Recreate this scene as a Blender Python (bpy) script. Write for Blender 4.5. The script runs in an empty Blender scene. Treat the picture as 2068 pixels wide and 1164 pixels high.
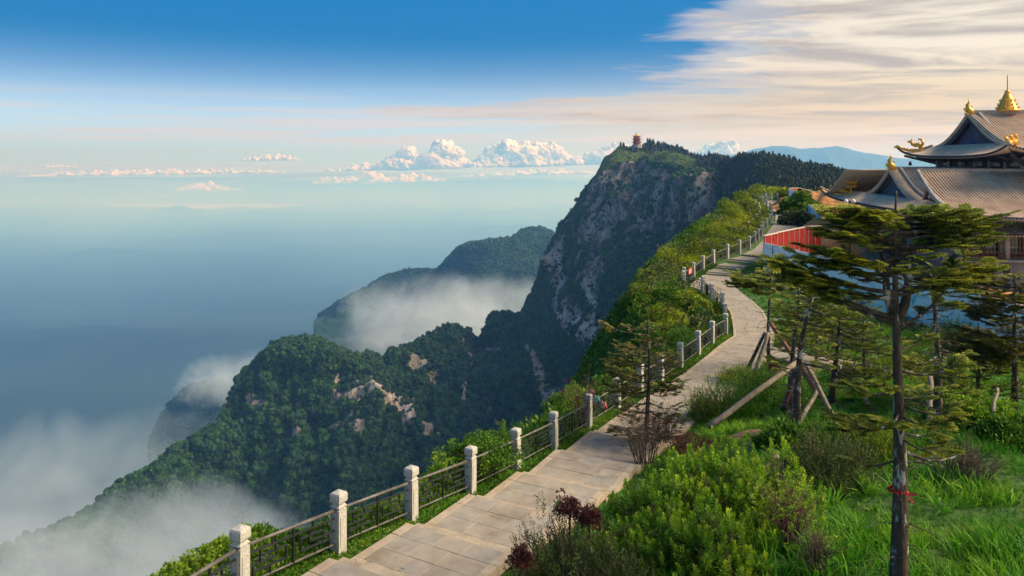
import bpy, bmesh, math, random
import numpy as np
from mathutils import Vector, Matrix

random.seed(7)
RNG = np.random.default_rng(11)
SC = bpy.context.scene
COL = SC.collection
# ---------------------------------------------------------------- camera, sky, sun, exposure
CX, HY, F = 1034.0, 320.0, 1477.0        # photograph centre, eye level and focal length in its pixels


def P(px, py, Y):
    """a point of the place seen at (px, py), Y metres away"""
    return Vector(((px - CX) * Y / F, Y, -(py - HY) * Y / F))


cd = bpy.data.cameras.new('camera')
cam = bpy.data.objects.new('camera', cd)
COL.objects.link(cam)
cam.location = (0, 0, 0)
cam.rotation_euler = (math.radians(90), 0, 0)
cd.sensor_width = 36
cd.lens = 36 * F / 2068
cd.shift_y = -(582 - HY) / 2068
cd.clip_start = 0.1
cd.clip_end = 400000
SC.camera = cam

SUN_EL, SUN_AZ = math.radians(38), math.radians(95)      # azimuth clockwise from +Y (the view) to +X
SUN_DIR = Vector((math.sin(SUN_AZ) * math.cos(SUN_EL), math.cos(SUN_AZ) * math.cos(SUN_EL), math.sin(SUN_EL)))
sd = bpy.data.lights.new('sun', 'SUN')
sd.energy = 3.7
sd.angle = math.radians(26)
sd.color = (1.0, 0.83, 0.59)
sun = bpy.data.objects.new('sun', sd)
COL.objects.link(sun)
sun.rotation_euler = SUN_DIR.to_track_quat('Z', 'Y').to_euler()

SC.view_settings.view_transform = 'Standard'
SC.view_settings.look = 'None'
SC.view_settings.gamma = 1
SC.view_settings.use_curve_mapping = False
SC.view_settings.exposure = 0.9
SC.cycles.volume_bounces = 2
SC.cycles.max_bounces = 6
SC.cycles.diffuse_bounces = 2
SC.cycles.glossy_bounces = 2
SC.cycles.transmission_bounces = 2
SC.cycles.transparent_max_bounces = 24
SC.cycles.volume_step_rate = 1.0
SC.cycles.volume_max_steps = 128
SC.cycles.use_denoising = True


# ---- small node helpers
class NT:
    def __init__(self, tree):
        self.t = tree
        self.n = tree.nodes
        self.l = tree.links

    def new(self, kind, **kw):
        nd = self.n.new(kind)
        for k, v in kw.items():
            setattr(nd, k, v)
        return nd

    def put(self, sock, v):
        if v is None:
            return
        if hasattr(v, 'links'):
            self.l.new(v, sock)
        elif isinstance(v, (tuple, list)) and len(v) == 3 and sock.type == 'RGBA':
            sock.default_value = (*v, 1)
        else:
            sock.default_value = v

    def m(self, op, a, b=None, c=None, clamp=False):
        nd = self.new('ShaderNodeMath', operation=op, use_clamp=clamp)
        self.put(nd.inputs[0], a)
        self.put(nd.inputs[1], b)
        if c is not None:
            self.put(nd.inputs[2], c)
        return nd.outputs[0]

    def vm(self, op, a, b=None):
        nd = self.new('ShaderNodeVectorMath', operation=op)
        self.put(nd.inputs[0], a)
        self.put(nd.inputs[1], b)
        return nd.outputs[0]

    def ramp(self, fac, stops, interp='LINEAR'):
        nd = self.new('ShaderNodeValToRGB')
        nd.color_ramp.interpolation = interp
        e = nd.color_ramp.elements
        while len(e) < len(stops):
            e.new(0.5)
        for el, (p, c) in zip(e, stops):
            el.position = p
            el.color = (*c, 1) if len(c) == 3 else c
        self.put(nd.inputs[0], fac)
        return nd.outputs[0]

    def mix(self, fac, a, b, blend='MIX'):
        nd = self.new('ShaderNodeMix', data_type='RGBA', blend_type=blend)
        nd.clamp_factor = True
        self.put(nd.inputs[0], fac)
        self.put(nd.inputs[6], a)
        self.put(nd.inputs[7], b)
        return nd.outputs[2]

    def noise(self, vec, scale=5, detail=4, rough=0.55, dist=0.0, lac=2.0):
        nd = self.new('ShaderNodeTexNoise')
        self.put(nd.inputs['Vector'], vec)
        nd.inputs['Scale'].default_value = scale
        nd.inputs['Detail'].default_value = detail
        nd.inputs['Roughness'].default_value = rough
        nd.inputs['Lacunarity'].default_value = lac
        nd.inputs['Distortion'].default_value = dist
        return nd.outputs[0]

    def smooth(self, v, lo, hi, a=0.0, b=1.0):
        nd = self.new('ShaderNodeMapRange', interpolation_type='SMOOTHSTEP')
        self.put(nd.inputs[0], v)
        self.put(nd.inputs[1], lo)
        self.put(nd.inputs[2], hi)
        self.put(nd.inputs[3], a)
        self.put(nd.inputs[4], b)
        return nd.outputs[0]

    def comb(self, x, y, z):
        nd = self.new('ShaderNodeCombineXYZ')
        for i, v in enumerate((x, y, z)):
            self.put(nd.inputs[i], v)
        return nd.outputs[0]

    def sep(self, v):
        nd = self.new('ShaderNodeSeparateXYZ')
        self.put(nd.inputs[0], v)
        return nd.outputs


# ---- the sky: Nishita air, cloud layers on it
world = bpy.data.worlds.new('World')
SC.world = world
world.use_nodes = True
w = NT(world.node_tree)
w.n.clear()
sky = w.new('ShaderNodeTexSky', sky_type='NISHITA')
sky.sun_disc = False
sky.sun_elevation = SUN_EL
sky.sun_rotation = SUN_AZ
sky.altitude = 3000
sky.air_density = 1.0
sky.dust_density = 1.6
sky.ozone_density = 2.0
tc = w.new('ShaderNodeTexCoord')
dx, dy, dz = w.sep(tc.outputs['Generated'])
hor = w.m('SQRT', w.m('ADD', w.m('MULTIPLY', dx, dx), w.m('MULTIPLY', dy, dy)))
el = w.m('DIVIDE', dz, w.m('MAXIMUM', hor, 0.02))               # slope of the ray above the eye level
az = w.m('ARCTAN2', dx, dy)                                     # 0 = the view, + to the right
elc = w.m('MAXIMUM', el, 0.0)
# high cloud deck seen from below: plane projection, streaks
zc = w.m('ADD', w.m('MAXIMUM', dz, 0.0), 0.055)
ppx = w.m('DIVIDE', dx, zc)
ppy = w.m('DIVIDE', dy, zc)
deckp = w.comb(w.m('ADD', w.m('MULTIPLY', ppx, 0.55), w.m('MULTIPLY', ppy, 0.10)), w.m('MULTIPLY', ppy, 1.0), 0.37)
n1 = w.noise(deckp, 0.95, 8, 0.58, 0.5)
n2 = w.noise(deckp, 3.0, 7, 0.60, 0.5)
n3 = w.noise(w.vm('ADD', deckp, (0.35, 0.12, 3.0)), 1.55, 7, 0.60, 0.8)
nbig = w.noise(w.comb(w.m('MULTIPLY', az, 1.0), w.m('MULTIPLY', elc, 6.0), 4.2), 2.2, 4, 0.5)
# the deck's edge: wedge opening to the right, its tips pointing left
tip1 = w.m('MULTIPLY', w.m('ABSOLUTE', w.m('MINIMUM', w.m('SUBTRACT', elc, w.m('ADD', 0.150, w.m('MULTIPLY', az, 0.09))), 0.06)), -4.2)
tip2 = w.m('MULTIPLY', w.m('ABSOLUTE', w.m('SUBTRACT', elc, w.m('ADD', 0.096, w.m('MULTIPLY', az, 0.06)))), -3.4)
tip3 = w.m('MULTIPLY', w.m('ABSOLUTE', w.m('SUBTRACT', elc, 0.062)), -9.0)
tip1 = w.m('ADD', tip1, w.m('MULTIPLY', w.m('SUBTRACT', az, 0.17), 1.55))
tip2 = w.m('ADD', tip2, w.m('MULTIPLY', w.m('SUBTRACT', az, 0.14), 1.75))
tip3 = w.m('ADD', tip3, w.m('ADD', w.m('MULTIPLY', w.m('SUBTRACT', az, -0.30), 0.55), 0.03))
edge = w.m('MAXIMUM', w.m('MAXIMUM', tip1, tip2), tip3)
edge = w.m('MINIMUM', edge, 0.45)
cov = w.m('ADD', edge, w.m('ADD', w.m('MULTIPLY', w.m('SUBTRACT', n1, 0.5), 0.62), w.m('MULTIPLY', w.m('SUBTRACT', n2, 0.5), 0.34)))
deck = w.smooth(cov, 0.0, 0.16)
thick = w.smooth(w.m('ADD', cov, w.m('MULTIPLY', w.m('SUBTRACT', n2, 0.5), 0.5)), 0.10, 0.62)
# thin streaks low over the horizon, all round
st = w.noise(w.comb(w.m('MULTIPLY', az, 1.5), w.m('MULTIPLY', elc, 42.0), 1.7), 1.6, 5, 0.55, 0.3)
stm = w.m('MULTIPLY', w.smooth(st, 0.45, 0.60), w.smooth(elc, 0.10, 0.035))
stm = w.m('MULTIPLY', stm, w.smooth(elc, 0.006, 0.02))
# air colour
base = w.vm('MULTIPLY', sky.outputs[0], (1.0, 1.0, 1.0))
hazeh = w.smooth(elc, 0.125, 0.0)
warm = w.smooth(az, -0.22, 0.62)
warmw = w.m('MULTIPLY', warm, w.smooth(w.m('ABSOLUTE', w.m('SUBTRACT', az, 1.25)), 2.6, 1.2))
SKYC = dict(top=(0.0, 1.05, 2.75), horl=(2.9, 4.0, 5.4), horr=(4.9, 3.4, 1.35), cl_w=(5.4, 4.8, 3.9), cl_y=(5.5, 3.95, 1.8), cl_d=(3.0, 2.55, 2.15), cl_p=(3.8, 3.1, 2.9))
hcol = w.mix(warmw, SKYC['horl'], SKYC['horr'])
blue = w.mix(w.smooth(elc, 0.0, 0.17), w.mix(0.55, base, hcol), w.mix(0.03, SKYC['top'], base))
air = w.mix(w.m('MULTIPLY', w.m('POWER', hazeh, 1.25), 0.96), blue, hcol)
lit = w.mix(w.smooth(elc, 0.15, 0.03), SKYC['cl_w'], SKYC['cl_y'])
lit = w.mix(w.m('MULTIPLY', warm, 1.0), SKYC['cl_p'], lit)
dcol = w.mix(w.smooth(n3, 0.34, 0.62), SKYC['cl_d'], lit)
dcol = w.mix(w.smooth(cov, 0.30, 0.06), dcol, lit)
dcol = w.mix(w.smooth(elc, 0.125, 0.05, 0.0, 0.42), dcol, (3.5, 2.6, 1.4))
c1 = w.mix(w.m('MULTIPLY', deck, w.smooth(thick, 0.0, 0.35, 0.60, 0.96)), air, dcol)
c2 = w.mix(w.m('MULTIPLY', stm, 0.8), c1, w.mix(warm, (4.2, 3.7, 3.7), (5.4, 4.1, 2.4)))
bg = w.new('ShaderNodeBackground')
w.l.new(c2, bg.inputs[0])
bg.inputs[1].default_value = 0.10
wo = w.new('ShaderNodeOutputWorld')
w.l.new(bg.outputs[0], wo.inputs[0])


# ---------------------------------------------------------------- object helpers
def tag(o, label=None, cat=None, group=None, kind=None):
    if label:
        o['label'] = label
    if cat:
        o['category'] = cat
    if group:
        o['group'] = group
    if kind:
        o['kind'] = kind
    return o


def link(name, me, parent=None, mats=None):
    o = bpy.data.objects.new(name, me)
    COL.objects.link(o)
    if parent:
        o.parent = parent
    if mats and me is not None:
        for m_ in (mats if isinstance(mats, (list, tuple)) else [mats]):
            me.materials.append(m_)
    return o


def empty(name, loc, label, cat, group=None, rz=0.0):
    o = link(name, None)
    o.location = loc
    o.rotation_euler = (0, 0, rz)
    o.empty_display_size = 0.2
    return tag(o, label, cat, group)


def dup(root, loc=None, rz=None, label=None, parent=None):
    c = root.copy()
    COL.objects.link(c)
    if parent:
        c.parent = parent
    if loc is not None:
        c.location = loc
    if rz is not None:
        c.rotation_euler = (0, 0, rz)
    if label:
        c['label'] = label
    for ch in root.children:
        dup(ch, parent=c)
    return c


class MB:
    """collects triangles and quads for one mesh"""

    def __init__(self):
        self.v, self.f, self.mi = [], [], []
        self.s = []

    def add(self, vs, fs, mi=0, smooth=False):
        b = len(self.v)
        self.v += [tuple(x) for x in vs]
        self.f += [tuple(b + i for i in f_) for f_ in fs]
        self.mi += [mi] * len(fs)
        self.s += [smooth] * len(fs)
        return self

    def box(self, c, s, rz=0.0, mi=0, tz=(1, 1), M=None):
        """centre c, size s, turned rz; tz scales the top in x, y"""
        vs = []
        cr, sr = math.cos(rz), math.sin(rz)
        for k in (-.5, .5):
            for (i, j) in ((-.5, -.5), (.5, -.5), (.5, .5), (-.5, .5)):
                fx, fy = (tz if k > 0 else (1, 1))
                x, y, z = i * s[0] * fx, j * s[1] * fy, k * s[2]
                p = Vector((c[0] + x * cr - y * sr, c[1] + x * sr + y * cr, c[2] + z))
                vs.append(M @ p if M is not None else p)
        return self.add(vs, [(3, 2, 1, 0), (4, 5, 6, 7), (0, 1, 5, 4), (1, 2, 6, 5), (2, 3, 7, 6), (3, 0, 4, 7)], mi)

    def bar(self, a, b, wdt, hgt=None, mi=0, up=(0, 0, 1)):
        a, b = Vector(a), Vector(b)
        hgt = hgt or wdt
        d = (b - a)
        if d.length < 1e-6:
            return self
        d.normalize()
        u = Vector(up)
        s = d.cross(u)
        if s.length < 1e-3:
            s = d.cross(Vector((1, 0, 0)))
        s.normalize()
        t = s.cross(d)
        vs = []
        for p in (a, b):
            for (i, j) in ((-.5, -.5), (.5, -.5), (.5, .5), (-.5, .5)):
                vs.append(p + s * i * wdt + t * j * hgt)
        return self.add(vs, [(0, 1, 2, 3), (7, 6, 5, 4), (4, 5, 1, 0), (5, 6, 2, 1), (6, 7, 3, 2), (7, 4, 0, 3)], mi)

    def tube(self, pts, rad, n=6, mi=0, cap=True):
        pts = [Vector(p) for p in pts]
        if not isinstance(rad, (list, tuple)):
            rad = [rad] * len(pts)
        vs, fs = [], []
        prev = None
        for i, p in enumerate(pts):
            d = (pts[min(i + 1, len(pts) - 1)] - pts[max(i - 1, 0)])
            d = d.normalized() if d.length > 1e-9 else Vector((0, 0, 1))
            ref = prev if prev is not None else (Vector((1, 0, 0)) if abs(d.x) < .8 else Vector((0, 1, 0)))
            s = (ref - d * ref.dot(d)).normalized()
            prev = s
            t = d.cross(s)
            for k in range(n):
                an = 2 * math.pi * k / n
                vs.append(p + (s * math.cos(an) + t * math.sin(an)) * rad[i])
        for i in range(len(pts) - 1):
            for k in range(n):
                a, b = i * n + k, i * n + (k + 1) % n
                fs.append((a, b, b + n, a + n))
        if cap:
            fs.append(tuple(range(n))[::-1])
            fs.append(tuple((len(pts) - 1) * n + k for k in range(n)))
        return self.add(vs, fs, mi, True)

    def lathe(self, prof, c=(0, 0, 0), n=12, mi=0, smooth=True, squash=(1, 1), rz=0.0):
        vs, fs = [], []
        for (r, z) in prof:
            for k in range(n):
                an = 2 * math.pi * k / n + rz
                vs.append((c[0] + r * math.cos(an) * squash[0], c[1] + r * math.sin(an) * squash[1], c[2] + z))
        for i in range(len(prof) - 1):
            for k in range(n):
                a, b = i * n + k, i * n + (k + 1) % n
                fs.append((a, b, b + n, a + n))
        fs.append(tuple(range(n))[::-1])
        fs.append(tuple((len(prof) - 1) * n + k for k in range(n)))
        return self.add(vs, fs, mi, smooth)

    def sheet(self, rows, mi=0, thick=None, smooth=True):
        """rows: list of equal-length point lists; thick: vector offset for an underside (closed)"""
        R, C = len(rows), len(rows[0])
        vs = [Vector(p) for r in rows for p in r]
        fs = [(i * C + j, i * C + j + 1, (i + 1) * C + j + 1, (i + 1) * C + j) for i in range(R - 1) for j in range(C - 1)]
        if thick is not None:
            th = Vector(thick)
            N = len(vs)
            vs += [v + th for v in vs]
            fs += [tuple(N + k for k in reversed(f_)) for f_ in fs[:]]
            rim = [j for j in range(C)] + [i * C + C - 1 for i in range(1, R)] + [(R - 1) * C + j for j in range(C - 2, -1, -1)] + [i * C for i in range(R - 2, 0, -1)]
            for a, b in zip(rim, rim[1:] + rim[:1]):
                fs.append((a, a + N, b + N, b))
        return self.add(vs, fs, mi, smooth)

    def build(self, name, mats, parent=None, bevel=0.0):
        me = bpy.data.meshes.new(name)
        me.from_pydata([tuple(x) for x in self.v], [], self.f)
        me.polygons.foreach_set('material_index', self.mi)
        me.polygons.foreach_set('use_smooth', self.s)
        me.update()
        return link(name, me, parent, mats)


def tri_mesh(name, V, T, mats, attrs=None, parent=None, smooth=False, mi=None):
    """numpy triangles or quads to an object"""
    me = bpy.data.meshes.new(name)
    V = np.ascontiguousarray(V, dtype=np.float32)
    T = np.ascontiguousarray(T, dtype=np.int32)
    k = T.shape[1]
    me.vertices.add(len(V))
    me.vertices.foreach_set('co', V.ravel())
    me.loops.add(T.size)
    me.loops.foreach_set('vertex_index', T.ravel())
    me.polygons.add(len(T))
    me.polygons.foreach_set('loop_start', np.arange(0, T.size, k, dtype=np.int32))
    try:
        me.polygons.foreach_set('loop_total', np.full(len(T), k, dtype=np.int32))
    except Exception:
        pass
    if mi is not None:
        me.polygons.foreach_set('material_index', np.asarray(mi, dtype=np.int32))
    me.polygons.foreach_set('use_smooth', np.full(len(T), smooth, dtype=bool))
    for an, val in (attrs or {}).items():
        a = me.attributes.new(an, 'FLOAT', 'POINT')
        a.data.foreach_set('value', np.ascontiguousarray(val, dtype=np.float32))
    me.update(calc_edges=True)
    return link(name, me, parent, mats)


# ---- vectorised noise
def _hash(ix, iy, iz, seed):
    h = (ix.astype(np.int64) * 374761393 + iy.astype(np.int64) * 668265263 + iz.astype(np.int64) * 2147483647 + seed * 1274126177) & 0xffffffff
    h = ((h ^ (h >> 13)) * 1274126177) & 0xffffffff
    h = h ^ (h >> 16)
    return (h & 0xffff) / 65535.0


def vnoise(p, seed=0):
    p = np.asarray(p, dtype=np.float64)
    i = np.floor(p).astype(np.int64)
    f = p - i
    f = f * f * f * (f * (f * 6 - 15) + 10)
    r = 0
    for a in (0, 1):
        for b in (0, 1):
            for c in (0, 1):
                wgt = (f[..., 0] if a else 1 - f[..., 0]) * (f[..., 1] if b else 1 - f[..., 1]) * (f[..., 2] if c else 1 - f[..., 2])
                r = r + wgt * _hash(i[..., 0] + a, i[..., 1] + b, i[..., 2] + c, seed)
    return r * 2 - 1


def fbm(p, octv=4, seed=0, gain=0.5, lac=2.03):
    p = np.asarray(p, dtype=np.float64)
    a, s, r = 1.0, 1.0, 0
    for o in range(octv):
        r = r + a * vnoise(p * s + 17.3 * o, seed + o)
        a *= gain
        s *= lac
    return r


def ridged(p, octv=4, seed=0):
    a, s, r = 1.0, 1.0, 0
    for o in range(octv):
        r = r + a * (1 - 2 * np.abs(vnoise(np.asarray(p) * s + 9.1 * o, seed + o)))
        a *= 0.5
        s *= 2.07
    return r


class RBF:
    """thin-plate surface through scattered points"""

    def __init__(self, xy, z, smooth=1e-3):
        xy = np.asarray(xy, float)
        self.m = xy.mean(0)
        self.s = xy.std()
        self.x = (xy - self.m) / self.s
        n = len(xy)
        K = self._k(self.x, self.x) + np.eye(n) * smooth
        Pm = np.hstack([np.ones((n, 1)), self.x])
        A = np.block([[K, Pm], [Pm.T, np.zeros((3, 3))]])
        self.w = np.linalg.solve(A, np.concatenate([np.asarray(z, float), np.zeros(3)]))

    @staticmethod
    def _k(a, b):
        d2 = ((a[:, None, :] - b[None, :, :]) ** 2).sum(-1)
        return 0.5 * d2 * np.log(d2 + 1e-12)

    def __call__(self, xy):
        xy = (np.asarray(xy, float).reshape(-1, 2) - self.m) / self.s
        out = np.empty(len(xy))
        for i in range(0, len(xy), 20000):
            q = xy[i:i + 20000]
            out[i:i + 20000] = self._k(q, self.x) @ self.w[:len(self.x)] + self.w[-3] + q @ self.w[-2:]
        return out


def basis(d, up=None, roll=None):
    """(N,3) directions -> (N,3,3) whose columns are x=d, y, z~up"""
    d = d / np.linalg.norm(d, axis=1, keepdims=True)
    up = np.tile([0, 0, 1.0], (len(d), 1)) if up is None else up
    y = np.cross(up, d)
    ln = np.linalg.norm(y, axis=1, keepdims=True)
    bad = ln[:, 0] < 1e-3
    y[bad] = (0, 1, 0)
    ln[bad] = 1
    y /= ln
    z = np.cross(d, y)
    if roll is not None:
        c, s = np.cos(roll)[:, None], np.sin(roll)[:, None]
        y, z = y * c + z * s, z * c - y * s
    return np.stack([d, y, z], axis=2)


def stamp(tv, tt, pos, rot, scl):
    """repeat a template (verts, tris) at pos with rot (N,3,3) and scl (N,) or (N,3)"""
    N, n = len(pos), len(tv)
    scl = np.asarray(scl, float)
    if scl.ndim == 1:
        scl = np.repeat(scl[:, None], 3, 1)
    V = np.einsum('nij,nkj->nki', rot, tv[None] * scl[:, None, :]) + pos[:, None, :]
    T = tt[None] + (np.arange(N) * n)[:, None, None]
    return V.reshape(-1, 3), T.reshape(-1, tt.shape[1])


# ---------------------------------------------------------------- materials
def mat(name, build):
    m_ = bpy.data.materials.new(name)
    m_.use_nodes = True
    t = NT(m_.node_tree)
    t.n.clear()
    out = t.new('ShaderNodeOutputMaterial')
    build(t, out)
    return m_


def surf(name, stops, scale=4.0, detail=5, rough=0.85, bump=0.0, bscale=None, spec=0.3, metallic=0.0, coord='Object', stretch=(1, 1, 1), second=None, rr=0.6):
    """principled surface with a noise-driven colour ramp; second=(scale, colour, lo, hi) stains"""
    def b(t, out):
        tcn = t.new('ShaderNodeTexCoord')
        v = t.vm('MULTIPLY', tcn.outputs[coord], stretch)
        n = t.noise(v, scale, detail, rr)
        c = t.ramp(n, stops)
        if second:
            n2_ = t.noise(v, second[0], 4, 0.6)
            c = t.mix(t.smooth(n2_, second[2], second[3]), c, second[1])
        p = t.new('ShaderNodeBsdfPrincipled')
        t.put(p.inputs['Base Color'], c)
        p.inputs['Roughness'].default_value = rough
        p.inputs['Metallic'].default_value = metallic
        p.inputs['Specular IOR Level'].default_value = spec
        if bump:
            bn = t.new('ShaderNodeBump')
            bn.inputs['Strength'].default_value = min(1, bump)
            bn.inputs['Distance'].default_value = 0.02 * bump
            t.put(bn.inputs['Height'], t.noise(v, bscale or scale * 6, 5, 0.6))
            t.l.new(bn.outputs[0], p.inputs['Normal'])
        t.l.new(p.outputs[0], out.inputs[0])
    return mat(name, b)


def leaf(name, dark, mid, tip, transl=0.3, rough=0.6, nscale=0.6, patch=None, vary=0.12):
    """foliage: colour follows the attribute 'tint' (0 old leaf .. 1 young tip)"""
    def b(t, out):
        at = t.new('ShaderNodeAttribute', attribute_name='tint')
        tcn = t.new('ShaderNodeTexCoord')
        n = t.noise(tcn.outputs['Object'], nscale, 3, 0.6)
        oi = t.new('ShaderNodeObjectInfo')
        f_ = t.m('ADD', at.outputs['Fac'], t.m('MULTIPLY', t.m('SUBTRACT', n, 0.5), 0.7))
        f_ = t.m('ADD', f_, t.m('MULTIPLY', t.m('SUBTRACT', oi.outputs['Random'], 0.5), vary), clamp=True)
        c = t.ramp(f_, [(0.0, dark), (0.5, mid), (1.0, tip)])
        if patch:
            n2_ = t.noise(tcn.outputs['Object'], patch[0], 3, 0.6)
            c = t.mix(t.smooth(n2_, patch[2], patch[3]), c, patch[1])
        p = t.new('ShaderNodeBsdfPrincipled')
        t.put(p.inputs['Base Color'], c)
        p.inputs['Roughness'].default_value = rough
        p.inputs['Specular IOR Level'].default_value = 0.25
        tr = t.new('ShaderNodeBsdfTranslucent')
        t.put(tr.inputs[0], c)
        mx = t.new('ShaderNodeMixShader')
        mx.inputs[0].default_value = transl
        t.l.new(p.outputs[0], mx.inputs[1])
        t.l.new(tr.outputs[0], mx.inputs[2])
        t.l.new(mx.outputs[0], out.inputs[0])
    return mat(name, b)


M = {}
M['slab'] = surf('paving_stone', [(0.25, (0.21, 0.18, 0.15)), (0.5, (0.29, 0.25, 0.205)), (0.8, (0.36, 0.315, 0.26))], 2.2, 7, 0.9, 0.5, 30, second=(0.7, (0.17, 0.14, 0.11), 0.50, 0.78), coord='Object')
M['slab2'] = surf('paving_stone_grey', [(0.25, (0.20, 0.18, 0.155)), (0.5, (0.27, 0.245, 0.215)), (0.8, (0.34, 0.31, 0.27))], 2.6, 7, 0.9, 0.5, 30, second=(1.1, (0.42, 0.33, 0.24), 0.5, 0.75))
M['kerb'] = surf('kerb_stone', [(0.3, (0.26, 0.21, 0.16)), (0.7, (0.43, 0.36, 0.28))], 3, 6, 0.9, 0.5, 25)
M['granite'] = surf('granite', [(0.3, (0.30, 0.285, 0.26)), (0.55, (0.45, 0.435, 0.40)), (0.75, (0.60, 0.585, 0.55))], 30, 5, 0.85, 0.35, 60, second=(2.5, (0.30, 0.27, 0.23), 0.56, 0.74))
M['iron'] = surf('dark_iron', [(0.3, (0.008, 0.011, 0.010)), (0.75, (0.028, 0.030, 0.024))], 8, 4, 0.55, 0.1, 40, spec=0.5)
M['railtop'] = surf('worn_rail', [(0.3, (0.05, 0.047, 0.043)), (0.7, (0.17, 0.155, 0.14))], 5, 5, 0.5, 0.1, 40, spec=0.5)
M['bark'] = surf('fir_bark', [(0.3, (0.025, 0.019, 0.014)), (0.6, (0.085, 0.066, 0.050)), (0.8, (0.17, 0.14, 0.11))], 9, 6, 0.95, 1.5, 22, stretch=(1, 1, 0.35), second=(7, (0.36, 0.37, 0.34), 0.55, 0.64))
M['twig'] = surf('bare_twig', [(0.3, (0.05, 0.035, 0.028)), (0.7, (0.14, 0.10, 0.085))], 5, 4, 0.9)
M['twigr'] = surf('reddish_twig', [(0.3, (0.06, 0.028, 0.026)), (0.7, (0.17, 0.085, 0.075))], 5, 4, 0.9)
M['pole'] = surf('weathered_pole', [(0.3, (0.13, 0.10, 0.075)), (0.6, (0.25, 0.205, 0.155)), (0.8, (0.34, 0.29, 0.23))], 6, 6, 0.9, 0.4, 20, stretch=(1, 1, 0.3))
M['polered'] = surf('reddish_pole', [(0.3, (0.12, 0.05, 0.03)), (0.7, (0.30, 0.13, 0.07))], 6, 6, 0.9, 0.4, 20)
M['ribbon'] = surf('red_ribbon', [(0.3, (0.45, 0.02, 0.04)), (0.7, (0.62, 0.05, 0.08))], 6, 3, 0.7)
M['needle'] = leaf('fir_needles', (0.020, 0.045, 0.008), (0.13, 0.185, 0.022), (0.50, 0.49, 0.055), 0.25, nscale=1.1, patch=(2.3, (0.20, 0.085, 0.02), 0.66, 0.72))
M['needled'] = leaf('dark_fir_needles', (0.014, 0.026, 0.008), (0.09, 0.105, 0.018), (0.36, 0.31, 0.045), 0.12, nscale=1.1, patch=(2.0, (0.10, 0.045, 0.02), 0.6, 0.7))
M['bright'] = leaf('bright_leaves', (0.035, 0.10, 0.008), (0.17, 0.33, 0.018), (0.50, 0.60, 0.05), 0.38, nscale=0.8)
M['olive'] = leaf('olive_leaves', (0.02, 0.035, 0.010), (0.07, 0.10, 0.025), (0.17, 0.20, 0.05), 0.2, nscale=1.5)
M['redleaf'] = leaf('red_leaves', (0.03, 0.010, 0.010), (0.10, 0.028, 0.025), (0.20, 0.07, 0.05), 0.2)
M['verge'] = leaf('verge_leaves', (0.020, 0.075, 0.006), (0.075, 0.18, 0.012), (0.22, 0.34, 0.03), 0.25, nscale=0.5)
M['scrub'] = leaf('scrub_leaves', (0.030, 0.075, 0.005), (0.19, 0.26, 0.010), (0.50, 0.52, 0.03), 0.25, nscale=0.35, patch=(0.16, (0.10, 0.065, 0.02), 0.60, 0.74))
M['grass'] = leaf('grass_blades', (0.020, 0.12, 0.008), (0.075, 0.27, 0.012), (0.24, 0.44, 0.025), 0.4, nscale=0.35, patch=(0.5, (0.17, 0.20, 0.03), 0.58, 0.72))
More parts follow.
